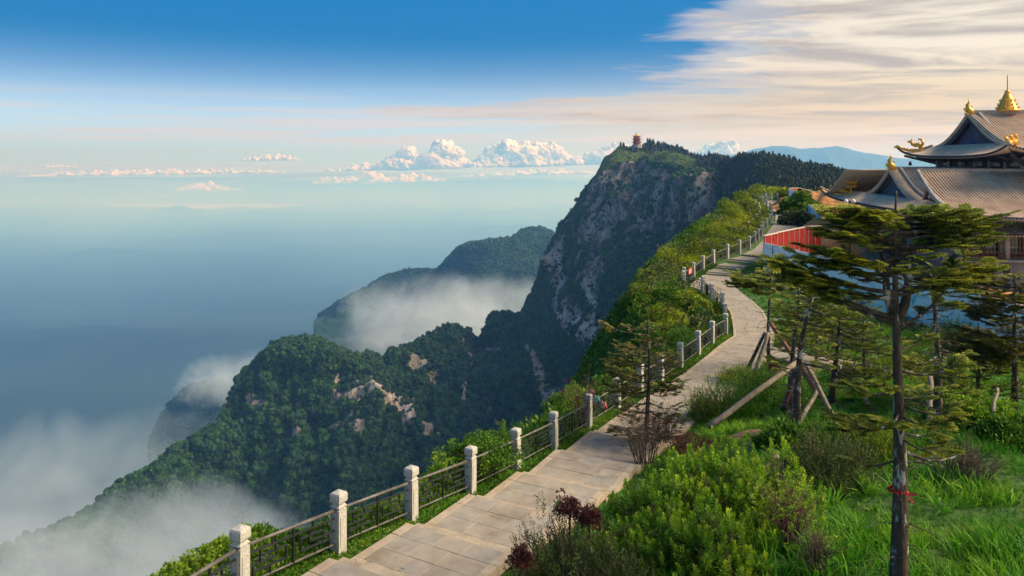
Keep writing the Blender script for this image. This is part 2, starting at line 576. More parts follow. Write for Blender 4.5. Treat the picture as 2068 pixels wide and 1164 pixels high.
# ---------------------------------------------------------------- far land
def scatter_gn(name, pts, scl, protos, mats, seed=1, tilt=0.15, kind='stuff'):
    """countless trees as one object: points carrying scale and turn, instanced by geometry nodes"""
    r = np.random.default_rng(seed)
    N = len(pts)
    me = bpy.data.meshes.new(name)
    me.vertices.add(N)
    me.vertices.foreach_set('co', np.ascontiguousarray(pts, np.float32).ravel())
    a = me.attributes.new('scl', 'FLOAT_VECTOR', 'POINT')
    s3 = np.stack([scl * r.uniform(.8, 1.25, N), scl * r.uniform(.8, 1.25, N), scl * r.uniform(.8, 1.3, N)], 1)
    a.data.foreach_set('vector', s3.astype(np.float32).ravel())
    a = me.attributes.new('rot', 'FLOAT_VECTOR', 'POINT')
    rt = np.stack([r.normal(0, tilt, N), r.normal(0, tilt, N), r.uniform(0, 6.283, N)], 1)
    a.data.foreach_set('vector', rt.astype(np.float32).ravel())
    a = me.attributes.new('pick', 'INT', 'POINT')
    a.data.foreach_set('value', r.integers(0, len(protos), N).astype(np.int32))
    o = link(name, me)
    g = bpy.data.node_groups.new(name + '_nodes', 'GeometryNodeTree')
    g.interface.new_socket('Geometry', in_out='INPUT', socket_type='NodeSocketGeometry')
    g.interface.new_socket('Geometry', in_out='OUTPUT', socket_type='NodeSocketGeometry')
    gi, go = g.nodes.new('NodeGroupInput'), g.nodes.new('NodeGroupOutput')
    m2p = g.nodes.new('GeometryNodeMeshToPoints')
    g.links.new(gi.outputs[0], m2p.inputs[0])
    jn = g.nodes.new('GeometryNodeJoinGeometry')

    def attr(n_, ty):
        nd = g.nodes.new('GeometryNodeInputNamedAttribute')
        nd.data_type = ty
        nd.inputs[0].default_value = n_
        return nd.outputs[0]
    for i, pr in enumerate(protos):
        oi = g.nodes.new('GeometryNodeObjectInfo')
        oi.inputs[0].default_value = pr
        cmp_ = g.nodes.new('FunctionNodeCompare')
        cmp_.data_type = 'INT'
        cmp_.operation = 'EQUAL'
        g.links.new(attr('pick', 'INT'), cmp_.inputs[2])
        cmp_.inputs[3].default_value = i
        iop = g.nodes.new('GeometryNodeInstanceOnPoints')
        g.links.new(m2p.outputs[0], iop.inputs['Points'])
        g.links.new(oi.outputs['Geometry'], iop.inputs['Instance'])
        g.links.new(cmp_.outputs[0], iop.inputs['Selection'])
        e2r = g.nodes.new('FunctionNodeEulerToRotation')
        g.links.new(attr('rot', 'FLOAT_VECTOR'), e2r.inputs[0])
        g.links.new(e2r.outputs[0], iop.inputs['Rotation'])
        g.links.new(attr('scl', 'FLOAT_VECTOR'), iop.inputs['Scale'])
        g.links.new(iop.outputs[0], jn.inputs[0])
    g.links.new(jn.outputs[0], go.inputs[0])
    md = o.modifiers.new('scatter', 'NODES')
    md.node_group = g
    return tag(o, kind=kind)


def proto(name, V, T, m_, tint):
    """a tree shape kept out of the scene, only used by the scatter"""
    o = tri_mesh(name, V, T, [m_], {'tint': tint})
    COL.objects.unlink(o)
    return o


def ico(sub):
    bm = bmesh.new()
    bmesh.ops.create_icosphere(bm, subdivisions=sub, radius=1)
    V = np.array([v.co for v in bm.verts])
    T = np.array([[v.index for v in f_.verts] for f_ in bm.faces])
    bm.free()
    return V, T


def crown_proto(name, m_, seed, cone=0.0, leaves=110, hgt=1.0):
    """a broad or conical tree crown made of separate leaf clumps round an uneven core"""
    r = np.random.default_rng(seed)
    V, T = ico(2)
    d = 1 + 0.28 * fbm(V * 1.7 + seed, 3, seed)
    core = V * d[:, None] * np.array([.40, .40, .40 * hgt]) + [0, 0, .48 * hgt]
    if cone:
        k = np.clip(1.25 - core[:, 2] / hgt * cone, .12, 1.4)
        core[:, :2] *= k[:, None]
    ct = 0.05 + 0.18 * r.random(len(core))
    n = leaves
    u = r.normal(size=(n, 3))
    u /= np.linalg.norm(u, axis=1)[:, None]
    u[:, 2] = np.abs(u[:, 2]) * 1.1 - 0.35
    pos = u * np.array([.44, .44, .46 * hgt]) * (1 + 0.22 * fbm(u * 1.9 + seed, 2, seed + 3))[:, None] + [0, 0, .5 * hgt]
    if cone:
        k = np.clip(1.3 - pos[:, 2] / hgt * cone, .08, 1.4)
        pos[:, :2] *= k[:, None]
    lt = np.array([[-.5, 0, 0], [0, -.35, .1], [.5, 0, 0], [0, .35, .1]])
    ltt = np.array([[0, 1, 2], [0, 2, 3]])
    dr = u + r.normal(0, .5, (n, 3))
    R = basis(dr, roll=r.uniform(0, 6.28, n))
    LV, LT = stamp(lt, ltt, pos, R, r.uniform(.13, .24, n))
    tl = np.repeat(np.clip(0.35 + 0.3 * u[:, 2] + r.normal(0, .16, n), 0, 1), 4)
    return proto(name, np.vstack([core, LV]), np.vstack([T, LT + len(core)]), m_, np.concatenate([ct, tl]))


M['forest'] = leaf('forest_leaves', (0.010, 0.034, 0.009), (0.036, 0.105, 0.020), (0.14, 0.24, 0.03), 0.1, nscale=0.01, vary=0.55)
M['conif'] = leaf('conifer_forest', (0.012, 0.024, 0.007), (0.038, 0.062, 0.013), (0.12, 0.14, 0.022), 0.05, nscale=0.02, vary=0.5)
M['heath'] = leaf('heath', (0.045, 0.065, 0.010), (0.17, 0.19, 0.022), (0.34, 0.29, 0.06), 0.1, nscale=0.02, vary=0.5)
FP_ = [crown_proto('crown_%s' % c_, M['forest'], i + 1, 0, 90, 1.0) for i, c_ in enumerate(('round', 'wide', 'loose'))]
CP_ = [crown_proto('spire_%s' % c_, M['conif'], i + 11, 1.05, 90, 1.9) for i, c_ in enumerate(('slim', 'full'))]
HP_ = [crown_proto('heath_%s' % c_, M['heath'], i + 21, 0, 70, .7) for i, c_ in enumerate(('low', 'tall'))]


def rock_land(name, rock_a, rock_b, green_a, green_b, scale=0.02):
    """slope: attribute 'rock' 0 vegetated .. 1 bare cliff"""
    def b(t, out):
        at = t.new('ShaderNodeAttribute', attribute_name='rock')
        pale = t.new('ShaderNodeAttribute', attribute_name='pale')
        tcn = t.new('ShaderNodeTexCoord')
        v = tcn.outputs['Object']
        vs = t.vm('MULTIPLY', v, (1, 1, 0.28))
        n = t.noise(vs, scale * 2.6, 8, 0.68)
        nf = t.noise(vs, scale * 16, 6, 0.7)
        rk = t.ramp(t.m('ADD', t.m('MULTIPLY', n, 0.6), t.m('MULTIPLY', nf, 0.4)), [(0.42, rock_a), (0.50, tuple((a + c) / 2.4 for a, c in zip(rock_a, rock_b))), (0.60, rock_b)])
        rk = t.mix(pale.outputs['Fac'], rk, t.ramp(nf, [(0.3, (0.28, 0.24, 0.21)), (0.52, (0.60, 0.50, 0.42)), (0.68, (0.78, 0.72, 0.66))]))
        gn = t.noise(v, scale * 12, 6, 0.7)
        gr = t.ramp(gn, [(0.3, green_a), (0.7, green_b)])
        f_ = t.smooth(t.m('ADD', at.outputs['Fac'], t.m('MULTIPLY', t.m('SUBTRACT', nf, 0.5), 0.9)), 0.42, 0.62)
        c = t.mix(f_, gr, rk)
        p = t.new('ShaderNodeBsdfPrincipled')
        t.put(p.inputs['Base Color'], c)
        p.inputs['Roughness'].default_value = 0.95
        p.inputs['Specular IOR Level'].default_value = 0.15
        bn = t.new('ShaderNodeBump')
        bn.inputs['Strength'].default_value = 0.9
        bn.inputs['Distance'].default_value = 0.10 / scale
        t.put(bn.inputs['Height'], nf)
        t.l.new(bn.outputs[0], p.inputs['Normal'])
        t.l.new(p.outputs[0], out.inputs[0])
    return mat(name, b)


M['cliff'] = rock_land('cliff_slope', (0.030, 0.025, 0.021), (0.42, 0.35, 0.29), (0.022, 0.055, 0.012), (0.10, 0.15, 0.024))


def poly(px, pts):
    return np.interp(px, [p[0] for p in pts], [p[1] for p in pts])


def mountain(name, top, bottom, dctrl, x0, x1, nx, ny, amp, wl, seed, rockf=None, back=250, mats=None, m_=None, gul=1.0, rough=None, fall=1.1, crag=0.0):
    """a slope between its skyline and its foot; distances by control points, relief by world-space noise,
    closed by a far side that falls away behind the skyline"""
    px = np.linspace(x0, x1, nx)
    tt = poly(px, top)
    bb = poly(px, bottom)
    v = np.linspace(0, 1, ny) ** 1.0
    PX = np.repeat(px[None, :], ny, 0)
    PY = tt[None] + (bb - tt)[None] * v[:, None]
    D = RBF([(a, b) for a, b, c in dctrl], [c for a, b, c in dctrl], 1e-4)(np.stack([PX.ravel(), PY.ravel()], 1)).reshape(ny, nx)
    Q = np.stack([(PX - CX) * D / F, D, -(PY - HY) * D / F], -1)
    # normals
    gu = np.gradient(Q, axis=1)
    gv = np.gradient(Q, axis=0)
    Nn = np.cross(gu, gv)
    Nn /= np.linalg.norm(Nn, axis=-1, keepdims=True) + 1e-9
    Nn *= np.where(Nn[..., 1:2] > 0, -1, 1)
    # gullies run down the slope: coordinates flattened in z
    C = Q / wl * np.array([1, 1, 0.42])
    rel = ridged(C, 4, seed) * 0.62 * gul + fbm(Q / wl * 2.6, 4, seed + 5) * 0.35 + crag * (ridged(Q / wl * np.array([5.5, 5.5, 1.6]), 3, seed + 7) * .20 + fbm(Q / wl * 14, 3, seed + 8) * .07)
    if rough is not None:
        rel = rel * rough(PX, PY)
    cr = np.clip(v * 9, 0, 1)[:, None]                       # keep the skyline nearly where it is
    Q2 = Q + Nn * (rel * amp * (0.10 + 0.9 * cr))[..., None]
    Q2[..., 2] += (fbm(Q / wl * 3.1, 4, seed + 9) * amp * 0.14)
    rk = rockf(PX, PY, Q, Nn, rel) if rockf else (np.zeros_like(PX), np.zeros_like(PX))
    # far side
    nb = 14
    crest = Q2[0]
    rows = []
    for k in range(1, nb + 1):
        s = k / nb
        r_ = crest.copy()
        ctr = crest / np.linalg.norm(crest[:, :2], axis=1)[:, None]
        r_[:, 0] += ctr[:, 0] * back * s
        r_[:, 1] += ctr[:, 1] * back * s
        r_[:, 2] -= back * fall * (s ** 1.25) * (1 + 0.1 * np.sin(px / 23.0)) + 0.5
        rows.append(r_)
    V = np.vstack([np.array(rows[::-1]).reshape(-1, 3), Q2.reshape(-1, 3)])
    R = nb + ny
    ii = np.arange(R - 1)[:, None] * nx + np.arange(nx - 1)[None]
    T = np.stack([ii, ii + nx, ii + nx + 1, ii + 1], -1).reshape(-1, 4)
    rock = np.concatenate([np.zeros(nb * nx), rk[0].ravel()])
    pale = np.concatenate([np.zeros(nb * nx), rk[1].ravel()])
    o = tri_mesh(name, V, T, [m_ or M['cliff']], {'rock': rock, 'pale': pale}, smooth=True)
    tag(o, kind='structure')
    return o, Q2, rk, PX, PY, Nn


def pick_points(Q2, mask, n, r):
    """random points on the slope, area-weighted, thinned by mask"""
    a = Q2[:-1, :-1]
    b = Q2[1:, :-1]
    c = Q2[:-1, 1:]
    ar = np.linalg.norm(np.cross(b - a, c - a), axis=-1)
    wgt = (ar * mask[:-1, :-1]).ravel()
    wgt = wgt / wgt.sum()
    idx = r.choice(len(wgt), n, p=wgt)
    i, j = np.unravel_index(idx, ar.shape)
    u, v = r.random(n)[:, None], r.random(n)[:, None]
    return a[i, j] * (1 - u) * (1 - v) + Q2[i + 1, j] * u * (1 - v) + Q2[i, j + 1] * (1 - u) * v + Q2[i + 1, j + 1] * u * v, i, j


# ---- the great cliff and the ridge running down from it
SKY1 = [(-80, 1132), (0, 1108), (50, 1083), (95, 1078), (150, 1050), (200, 1015), (240, 985), (300, 945), (345, 912), (400, 888), (435, 858), (462, 810), (480, 770), (492, 752), (510, 742),
        (530, 720), (550, 698), (580, 683), (620, 682), (650, 692), (690, 713), (740, 716), (775, 722), (785, 706), (815, 702), (860, 680), (900, 662), (940, 666), (966, 686), (980, 664),
        (1000, 634), (1040, 638), (1056, 632), (1070, 600), (1090, 566), (1108, 528), (1120, 478), (1132, 452), (1160, 420), (1180, 392), (1200, 360), (1222, 322), (1250, 300), (1272, 294), (1300, 293), (1312, 296),
        (1340, 300), (1370, 306), (1395, 320), (1420, 326), (1450, 322), (1500, 345), (1560, 372), (1600, 385)]
BOT1 = [(-80, 1330), (400, 1330), (640, 1230), (900, 1060), (1150, 960), (1250, 880), (1330, 730), (1420, 600), (1500, 500), (1600, 420)]
D1 = [(-80, 1132, 640), (0, 1108, 690), (240, 985, 820), (400, 888, 905), (480, 765, 960), (600, 683, 985), (740, 716, 1020), (900, 662, 1090), (966, 686, 1110), (1010, 634, 1100), (1056, 632, 1120),
      (1110, 520, 1160), (1132, 452, 1175), (1200, 360, 1200), (1250, 300, 1225), (1300, 293, 1290), (1370, 306, 1330), (1420, 326, 1300), (1450, 330, 1200), (1500, 350, 1000), (1560, 378, 760), (1600, 388, 640),
      (-80, 1330, 560), (240, 1330, 640), (400, 1330, 700), (600, 1230, 760), (600, 950, 862), (800, 1100, 800), (800, 900, 895), (950, 1050, 800), (950, 860, 930), (1100, 960, 800), (1100, 800, 940), (1050, 740, 1010),
      (1200, 900, 790), (1200, 640, 985), (1200, 480, 1085), (1130, 560, 1120), (1280, 360, 1120), (1340, 348, 1060), (1420, 364, 900), (1480, 388, 740), (1510, 395, 660), (1300, 325, 1200), (1380, 338, 1080), (1330, 420, 985),
      (1300, 560, 900), (1330, 700, 760), (1420, 460, 820), (1420, 600, 690), (1500, 500, 560), (1600, 420, 480), (1250, 420, 1060), (1450, 400, 800)]


def blob(PX, PY, x, y, rx, ry, ang=0):
    c, s = math.cos(ang), math.sin(ang)
    u = ((PX - x) * c + (PY - y) * s) / rx
    v = (-(PX - x) * s + (PY - y) * c) / ry
    return np.exp(-(u * u + v * v))


def rock1(PX, PY, Q, Nn, rel):
    k = np.zeros_like(PX)
    p = np.zeros_like(PX)
    for (x, y, rx, ry, an, s, pl) in [
        (1145, 560, 20, 55, -.15, 1.1, .75), (1120, 515, 10, 30, .15, 1.0, .7), (1160, 640, 18, 45, -.35, 1.1, .95), (1212, 595, 9, 30, -.2, 1.3, 1.0), (1195, 660, 22, 26, -.5, .9, .6),
        (1080, 745, 13, 50, -.7, 1.1, .55), (1100, 800, 10, 24, 0, 1.0, .5), (1112, 830, 12, 30, .2, 1.1, .5), (1230, 700, 30, 50, .2, .8, .5), (1265, 660, 14, 60, .1, .6, .4),
        (1000, 712, 22, 12, 0, 1.0, .7), (955, 760, 8, 20, 0, 1.1, .8), (940, 815, 12, 34, .15, 1.0, .75), (735, 820, 42, 18, .1, 1.2, .9), (800, 840, 28, 26, .5, 1.1, .85), (820, 870, 12, 30, -.4, 1.0, .8),
        (515, 810, 26, 8, .3, 1.0, .6), (675, 795, 8, 18, 0, 1.0, .8), (860, 760, 40, 12, .5, .8, .8), (870, 900, 26, 18, .5, 1.0, .7), (720, 885, 14, 26, -.4, .8, .5), (680, 862, 22, 7, 0, .8, .5),
        (640, 920, 12, 30, .2, .5, .5), (830, 735, 18, 14, .4, .8, .8), (925, 700, 8, 16, 0, .8, .8), (600, 870, 40, 8, 0, .5, .4), (1005, 850, 30, 8, .9, .4, .4),
    ]:
        b_ = blob(PX, PY, x, y, rx, ry, an)
        k += (s + .45) * b_
        p += pl * b_
    # the grey-brown wall under the summit
    wall = blob(PX, PY, 1345, 420, 130, 75, .25) + .8 * blob(PX, PY, 1270, 370, 55, 55, 0) + .8 * blob(PX, PY, 1210, 500, 45, 90, .1) + .7 * blob(PX, PY, 1440, 430, 60, 60, 0) + .5 * blob(PX, PY, 1165, 445, 30, 40, 0)
    rim = np.interp(PX, [1180, 1250, 1290, 1340, 1380, 1420, 1480, 1520], [400, 345, 336, 350, 352, 366, 390, 400])
    below = 1 / (1 + np.exp(-(PY - rim - 2) / 3.0))
    strk = fbm(Q / np.array([15, 15, 75]), 5, 31, gain=.65)
    fine_ = fbm(Q / np.array([9, 9, 16]), 3, 35)
    k = (k * (0.8 + 0.65 * strk) + np.clip(wall, 0, 1.05) * below * (0.84 + .62 * strk + .30 * fine_)) + 0.10 * strk
    k = np.clip(k, 0, 1.2)
    p = np.clip(p * (0.8 + .8 * fbm(Q / 14, 3, 77)), 0, 1)
    return k, p


cliff, Q1, rk1, PX1, PY1, N1 = mountain('cliff_mountain', SKY1, BOT1, D1, -80, 1600, 760, 330, 34, 150, 3, rock1, back=260, crag=1.0, rough=lambda X, Y: 0.55 + 0.45 * np.clip((700 - np.abs(X - 600)) / 500, 0, 1) + 0.0 * Y)
r_ = np.random.default_rng(5)
rim1 = np.interp(PX1, [1180, 1250, 1290, 1340, 1380, 1420, 1480, 1520], [400, 345, 336, 350, 352, 366, 390, 400])
topm = ((PY1 < rim1) & (PX1 > 1190)).astype(float)
green = np.clip(1.0 - rk1[0] * 2.0, 0.05, 1) * (1 - topm)
pts, i_, j_ = pick_points(Q1, green, 80000, r_)
szf = 3.0 + 6.0 * r_.random(len(pts)) ** 2.2 * np.where(PX1[i_, j_] > 1080, 0.72, 1.0)
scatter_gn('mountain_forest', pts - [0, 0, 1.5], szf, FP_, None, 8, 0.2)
# summit: heath, dark conifers round the pavilion and on the back skyline
hm = topm * np.clip(1.05 - 1.4 * blob(PX1, PY1, 1370, 325, 40, 10, .3), 0.15, 1)
pts, i_, j_ = pick_points(Q1, hm + 1e-9, 2600, r_)
scatter_gn('summit_heath', pts - [0, 0, .4], r_.uniform(1.6, 3.6, len(pts)), HP_, None, 9, 0.1)
cm = (blob(PX1, PY1, 1290, 303, 24, 6) * 1.2 + np.where((PX1 > 1305), blob(PX1, PY1 - np.interp(PX1, [p[0] for p in SKY1], [p[1] for p in SKY1]), PX1, 3, 1, 8), 0) + np.where(PX1 > 1405, 1.0, 0.0) * topm) * topm
pts, i_, j_ = pick_points(Q1, np.clip(cm, 0, 1) + 1e-9, 2600, r_)
scatter_gn('summit_conifers', pts - [0, 0, .6], r_.uniform(3.0, 6.0, len(pts)), CP_, None, 10, 0.04)

# ---- wooded hill between the walkway and the summit
SKY2 = [(1395, 372), (1415, 352), (1440, 338), (1470, 328), (1500, 320), (1540, 322), (1580, 330), (1620, 341), (1660, 352), (1700, 362), (1740, 373), (1790, 392), (1900, 425), (2100, 470)]
BOT2 = [(1395, 374), (1440, 378), (1500, 404), (1600, 425), (1700, 445), (2100, 520)]
D2 = [(1395, 372, 900), (1440, 338, 960), (1500, 320, 820), (1600, 336, 640), (1700, 362, 500), (1790, 392, 420), (2100, 470, 300), (1440, 378, 830), (1500, 404, 600), (1530, 412, 440), (1600, 425, 290), (1700, 445, 240), (2100, 520, 170), (1480, 360, 800), (1600, 380, 470)]
M['hillfloor'] = surf('hill_floor', [(0.3, (0.012, 0.022, 0.008)), (0.7, (0.04, 0.055, 0.014))], 0.05, 5, 0.95)
hill, Q2_, rk2, PX2, PY2, N2 = mountain('wooded_hill', SKY2, BOT2, D2, 1395, 2100, 200, 70, 6, 90, 13, back=160, fall=.25, m_=M['hillfloor'], gul=.4)
cmask = 1 - 0.93 * np.clip(blob(PX2, PY2, 1500, 385, 60, 16, .2) + blob(PX2, PY2, 1420, 370, 30, 10), 0, 1)
pts, i_, j_ = pick_points(Q2_, cmask, 9000, r_)
scatter_gn('hill_conifers', pts - [0, 0, .4], r_.uniform(2.2, 4.6, len(pts)) * np.interp(pts[:, 1], [150, 400, 700], [.7, 1, 1.15]), CP_, None, 12, 0.05)
pts, i_, j_ = pick_points(Q2_, 1.001 - cmask, 1500, r_)
scatter_gn('hill_shrubs', pts - [0, 0, .3], r_.uniform(1.5, 3.4, len(pts)), HP_, None, 14, 0.1)

# ---- the dark mountain standing out of the mist, its long spur, and lower ones
SKY3 = [(640, 640), (700, 603), (740, 580), (790, 555), (830, 545), (865, 548), (890, 545), (905, 530), (925, 505), (960, 493), (1000, 487), (1035, 483), (1050, 468), (1065, 461), (1090, 461), (1110, 468), (1135, 485), (1180, 520), (1260, 590)]
BOT3 = [(640, 760), (1260, 800)]
D3 = [(640, 640, 2900), (830, 545, 3000), (925, 505, 2700), (1065, 461, 2750), (1260, 590, 2600), (640, 760, 2400), (950, 780, 2000), (1260, 800, 2000), (1000, 600, 2450)]
M['farwood'] = surf('far_woods', [(0.3, (0.006, 0.022, 0.010)), (0.6, (0.020, 0.055, 0.018)), (0.8, (0.045, 0.09, 0.02))], 0.02, 8, 0.95, bump=0, rr=.7)
m3, Q3, rk3, PX3, PY3, N3 = mountain('misty_mountain', SKY3, BOT3, D3, 640, 1260, 320, 140, 60, 420, 23, back=700, m_=M['farwood'])
pts, i_, j_ = pick_points(Q3, (PY3 < 640).astype(float) + 1e-9, 26000, r_)
scatter_gn('misty_mountain_forest', pts - [0, 0, 2], r_.uniform(6, 13, len(pts)), FP_, None, 16, 0.2)
SKY4 = [(300, 900), (330, 830), (350, 805), (380, 780), (410, 768), (435, 766), (455, 772), (480, 790), (560, 860)]
D4 = [(300, 900, 2300), (420, 767, 2400), (560, 860, 2300), (300, 1000, 1950), (560, 1000, 1950)]
m4, Q4, *_ = mountain('valley_hill', SKY4, [(300, 1000), (560, 1000)], D4, 300, 560, 120, 80, 36, 360, 29, back=400, m_=M['farwood'])
pts, i_, j_ = pick_points(Q4, np.ones(Q4.shape[:2]), 9000, r_)
scatter_gn('valley_hill_forest', pts - [0, 0, 2], r_.uniform(7, 13, len(pts)), FP_, None, 17, 0.2)
# distant blue ranges
for k, (sk, D_, hgt) in enumerate([
    ([(1340, 345), (1400, 325), (1450, 318), (1500, 312), (1530, 300), (1560, 296), (1590, 297), (1610, 303), (1640, 300), (1690, 296), (1725, 306), (1760, 310), (1810, 318), (1860, 322), (1920, 330), (2100, 336)], 14000, 60),
    ([(1600, 352), (1650, 342), (1680, 339), (1710, 343), (1740, 350), (1770, 346), (1800, 350), (1850, 352), (1950, 350), (2100, 360)], 8500, 60),
    ([(-100, 455), (40, 452), (110, 443), (170, 431), (210, 433), (260, 436), (300, 431), (330, 420), (360, 414), (400, 425), (470, 440), (560, 455)], 19500, 50),
    ([(-100, 690), (0, 668), (60, 645), (95, 622), (140, 612), (170, 616), (200, 606), (240, 612), (300, 640), (380, 665)], 8500, 90),
]):
    xs = [p[0] for p in sk]
    d_ = []
    for (x_, y_) in sk[::2]:
        d_ += [(x_, y_, D_), (x_, y_ + hgt, D_ * .9), (x_, y_ + hgt * 2, D_ * .82)]
    mountain('distant_range', sk, [(xs[0], sk[0][1] + hgt * 2), (xs[-1], sk[-1][1] + hgt * 2)], d_, xs[0], xs[-1], 260, 60, D_ * .010, D_ * .09, 40 + k, back=D_ * .08, m_=M['farwood'])

# ---- valley floor far below, out to the edge of the air seen from here
gx = np.concatenate([-np.geomspace(24000, 300, 60), np.linspace(0, 24000, 60)])
gy = np.concatenate([np.linspace(-3000, 3000, 30), np.geomspace(3200, 24500, 90)])
GX, GY = np.meshgrid(gx, gy)
G = np.stack([GX, GY, np.zeros_like(GX)], -1)
GZ = -1560 + 130 * ridged(G / 4200, 4, 51) * np.clip((GY - 1500) / 4000, .15, 1)
GZ = np.minimum(GZ, -1150)
V = np.stack([GX, GY, GZ], -1).reshape(-1, 3)
nx_ = GX.shape[1]
ii = np.arange(GX.shape[0] - 1)[:, None] * nx_ + np.arange(nx_ - 1)[None]
o = tri_mesh('valley_ground', V, np.stack([ii, ii + 1, ii + nx_ + 1, ii + nx_], -1).reshape(-1, 4), [surf('valley_land', [(0.3, (0.006, 0.020, 0.014)), (0.7, (0.018, 0.045, 0.030))], 0.0011, 7, 0.95)], smooth=True)
tag(o, kind='structure')

# ---- the air
def haze_mat(t, out):
    p = t.new('ShaderNodeVolumePrincipled')
    p.inputs['Color'].default_value = (0.19, 0.46, 1.0, 1)
    p.inputs['Absorption Color'].default_value = (1, 1, 1, 1)
    p.inputs['Density'].default_value = 0.00011
    p.inputs['Anisotropy'].default_value = 0.25
    t.l.new(p.outputs[0], out.inputs[1])


o = MB().box((0, 10800, -960), (50000, 28400, 2480)).build('haze', [mat('air', haze_mat)])
tag(o, kind='stuff')


# ---- mist lying in the valleys: uneven volumes
def mist(name, c, size, rz, dens, thr, sc, seed, top_soft=0.35, stretch=(1, 1, 1), col=(0.78, 0.90, 1.0)):
    def b(t, out):
        tcn = t.new('ShaderNodeTexCoord')
        g = tcn.outputs['Object']                      # mesh is built at real size round its origin
        q = t.vm('DIVIDE', g, (size[0] / 2, size[1] / 2, size[2] / 2))
        x, y, z = t.sep(q)
        rr_ = t.m('SQRT', t.m('ADD', t.m('MULTIPLY', x, x), t.m('MULTIPLY', y, y)))
        warp = t.noise(t.vm('ADD', g, (seed * 913.0, 0, 0)), 1.3 / sc, 2, 0.5)
        n = t.noise(t.vm('MULTIPLY', t.vm('ADD', g, (seed * 571.0, seed * 91.0, 0)), stretch), 2.4 / sc, 9, 0.70, 1.0)
        fall = t.m('MULTIPLY', t.smooth(rr_, 1.0, 0.45), t.smooth(t.m('ABSOLUTE', z), 1.0, top_soft))
        d = t.m('SUBTRACT', t.m('ADD', n, t.m('MULTIPLY', t.m('SUBTRACT', warp, 0.5), 0.5)), t.m('SUBTRACT', 1.0, t.m('MULTIPLY', fall, 1.0 - thr)))
        d = t.m('MULTIPLY', t.m('MAXIMUM', d, 0.0), dens)
        p = t.new('ShaderNodeVolumePrincipled')
        p.inputs['Color'].default_value = (*col, 1)
        p.inputs['Absorption Color'].default_value = (1, 1, 1, 1)
        p.inputs['Anisotropy'].default_value = 0.1
        t.put(p.inputs['Density'], d)
        t.l.new(p.outputs[0], out.inputs[1])
    m_ = mat('mist_air', b)
    mb = MB()
    n_ = 16
    prof = [(0.25, -.5), (.47, -.42), (.5, -.2), (.5, .2), (.47, .42), (.25, .5)]
    mb.lathe([(r * 2, z * 2) for r, z in prof], n=n_)
    mb.v = [(x * size[0] / 2, y * size[1] / 2, z * size[2] / 2) for x, y, z in mb.v]
    o = mb.build(name, [m_])
    o.location = c
    o.rotation_euler = (0, 0, rz)
    return tag(o, kind='stuff')


def midpoint(px, py, Y):
    return tuple(P(px, py, Y))


mist('valley_mist', midpoint(180, 1235, 560), (520, 300, 215), 0.25, 0.036, 0.25, 110, 1)
mist('valley_mist', midpoint(130, 985, 1480), (1250, 800, 400), 0.3, 0.0075, 0.33, 420, 2, stretch=(1, .5, 1.2))
mist('valley_mist', midpoint(930, 650, 1900), (900, 900, 330), 0.1, 0.014, 0.31, 240, 3)
mist('valley_mist', midpoint(440, 765, 1330), (230, 300, 100), 0.2, 0.035, 0.36, 80, 4)
mist('valley_mist', midpoint(700, 760, 2300), (1300, 900, 260), 0.0, 0.006, 0.36, 420, 5)


def veil_mat(t, out):
    tcn = t.new('ShaderNodeTexCoord')
    x, y, z = t.sep(tcn.outputs['Generated'])
    n = t.noise(tcn.outputs['Object'], 0.00022, 4, 0.55)
    d = t.m('MULTIPLY', t.m('MULTIPLY', t.m('ADD', 0.22, t.m('MULTIPLY', y, 0.95)), t.smooth(z, 1.0, 0.25)), t.smooth(n, 0.25, 0.75, 0.5, 1.3))
    p = t.new('ShaderNodeVolumePrincipled')
    p.inputs['Color'].default_value = (0.25, 0.58, 1.0, 1)
    p.inputs['Absorption Color'].default_value = (1, 1, 1, 1)
    t.put(p.inputs['Density'], t.m('MULTIPLY', d, 0.00036))
    t.l.new(p.outputs[0], out.inputs[1])


o = MB().box((0, 15000, -800), (44000, 18500, 1300)).build('valley_mist', [mat('far_mist_air', veil_mat)])
tag(o, kind='stuff')
# ---------------------------------------------------------------- the ridge top: fence line, path, ground
FP = [(-6.2, 7.6, -6.75), (-5.25, 9.8, -7.0), (-4.5, 12.1, -7.25), (-3.37, 14.2, -7.62), (-2.23, 16.2, -7.98), (-1.05, 18.4, -8.4), (.11, 20.6, -8.75), (1.32, 23.1, -9.15),
      (2.67, 25.6, -9.4), (4.0, 27.8, -9.5), (5.2, 29.7, -9.5), (6.35, 31.2, -9.5), (7.6, 33, -9.45), (8.9, 35, -9.4), (10.1, 37, -9.38), (11.35, 38.9, -9.4),
      (12.0, 41.2, -9.3), (12.55, 43.6, -9.1), (12.5, 45.7, -8.95), (12.55, 48, -8.85), (11.75, 50.1, -8.85), (12.3, 52.3, -8.95), (13.7, 55.2, -9.0), (15.0, 57.5, -8.8),
      (16.3, 59.2, -8.55), (17.9, 60.8, -8.27), (19.4, 62.4, -8.1), (21.2, 65.4, -8.08), (22.9, 69, -8.0), (24.1, 71.6, -8.0), (25.3, 74.2, -7.9), (26.4, 77, -7.8),
      (28, 80.5, -7.7), (29.8, 84.5, -7.6), (31.6, 89, -7.5), (33.4, 94, -7.3), (34.8, 98.5, -7.1), (36, 103.5, -6.95), (36.8, 108, -6.8), (38.3, 112, -6.7), (40.3, 116, -6.7)]
NFP = len(FP)
A = np.array(FP)
dirs = np.gradient(A[:, :2], axis=0)
dirs /= np.linalg.norm(dirs, axis=1)[:, None]
perp = np.stack([dirs[:, 1], -dirs[:, 0]], 1)
LE = A[:, :2] + perp * 0.42
RE = A[:, :2] + perp * 2.95
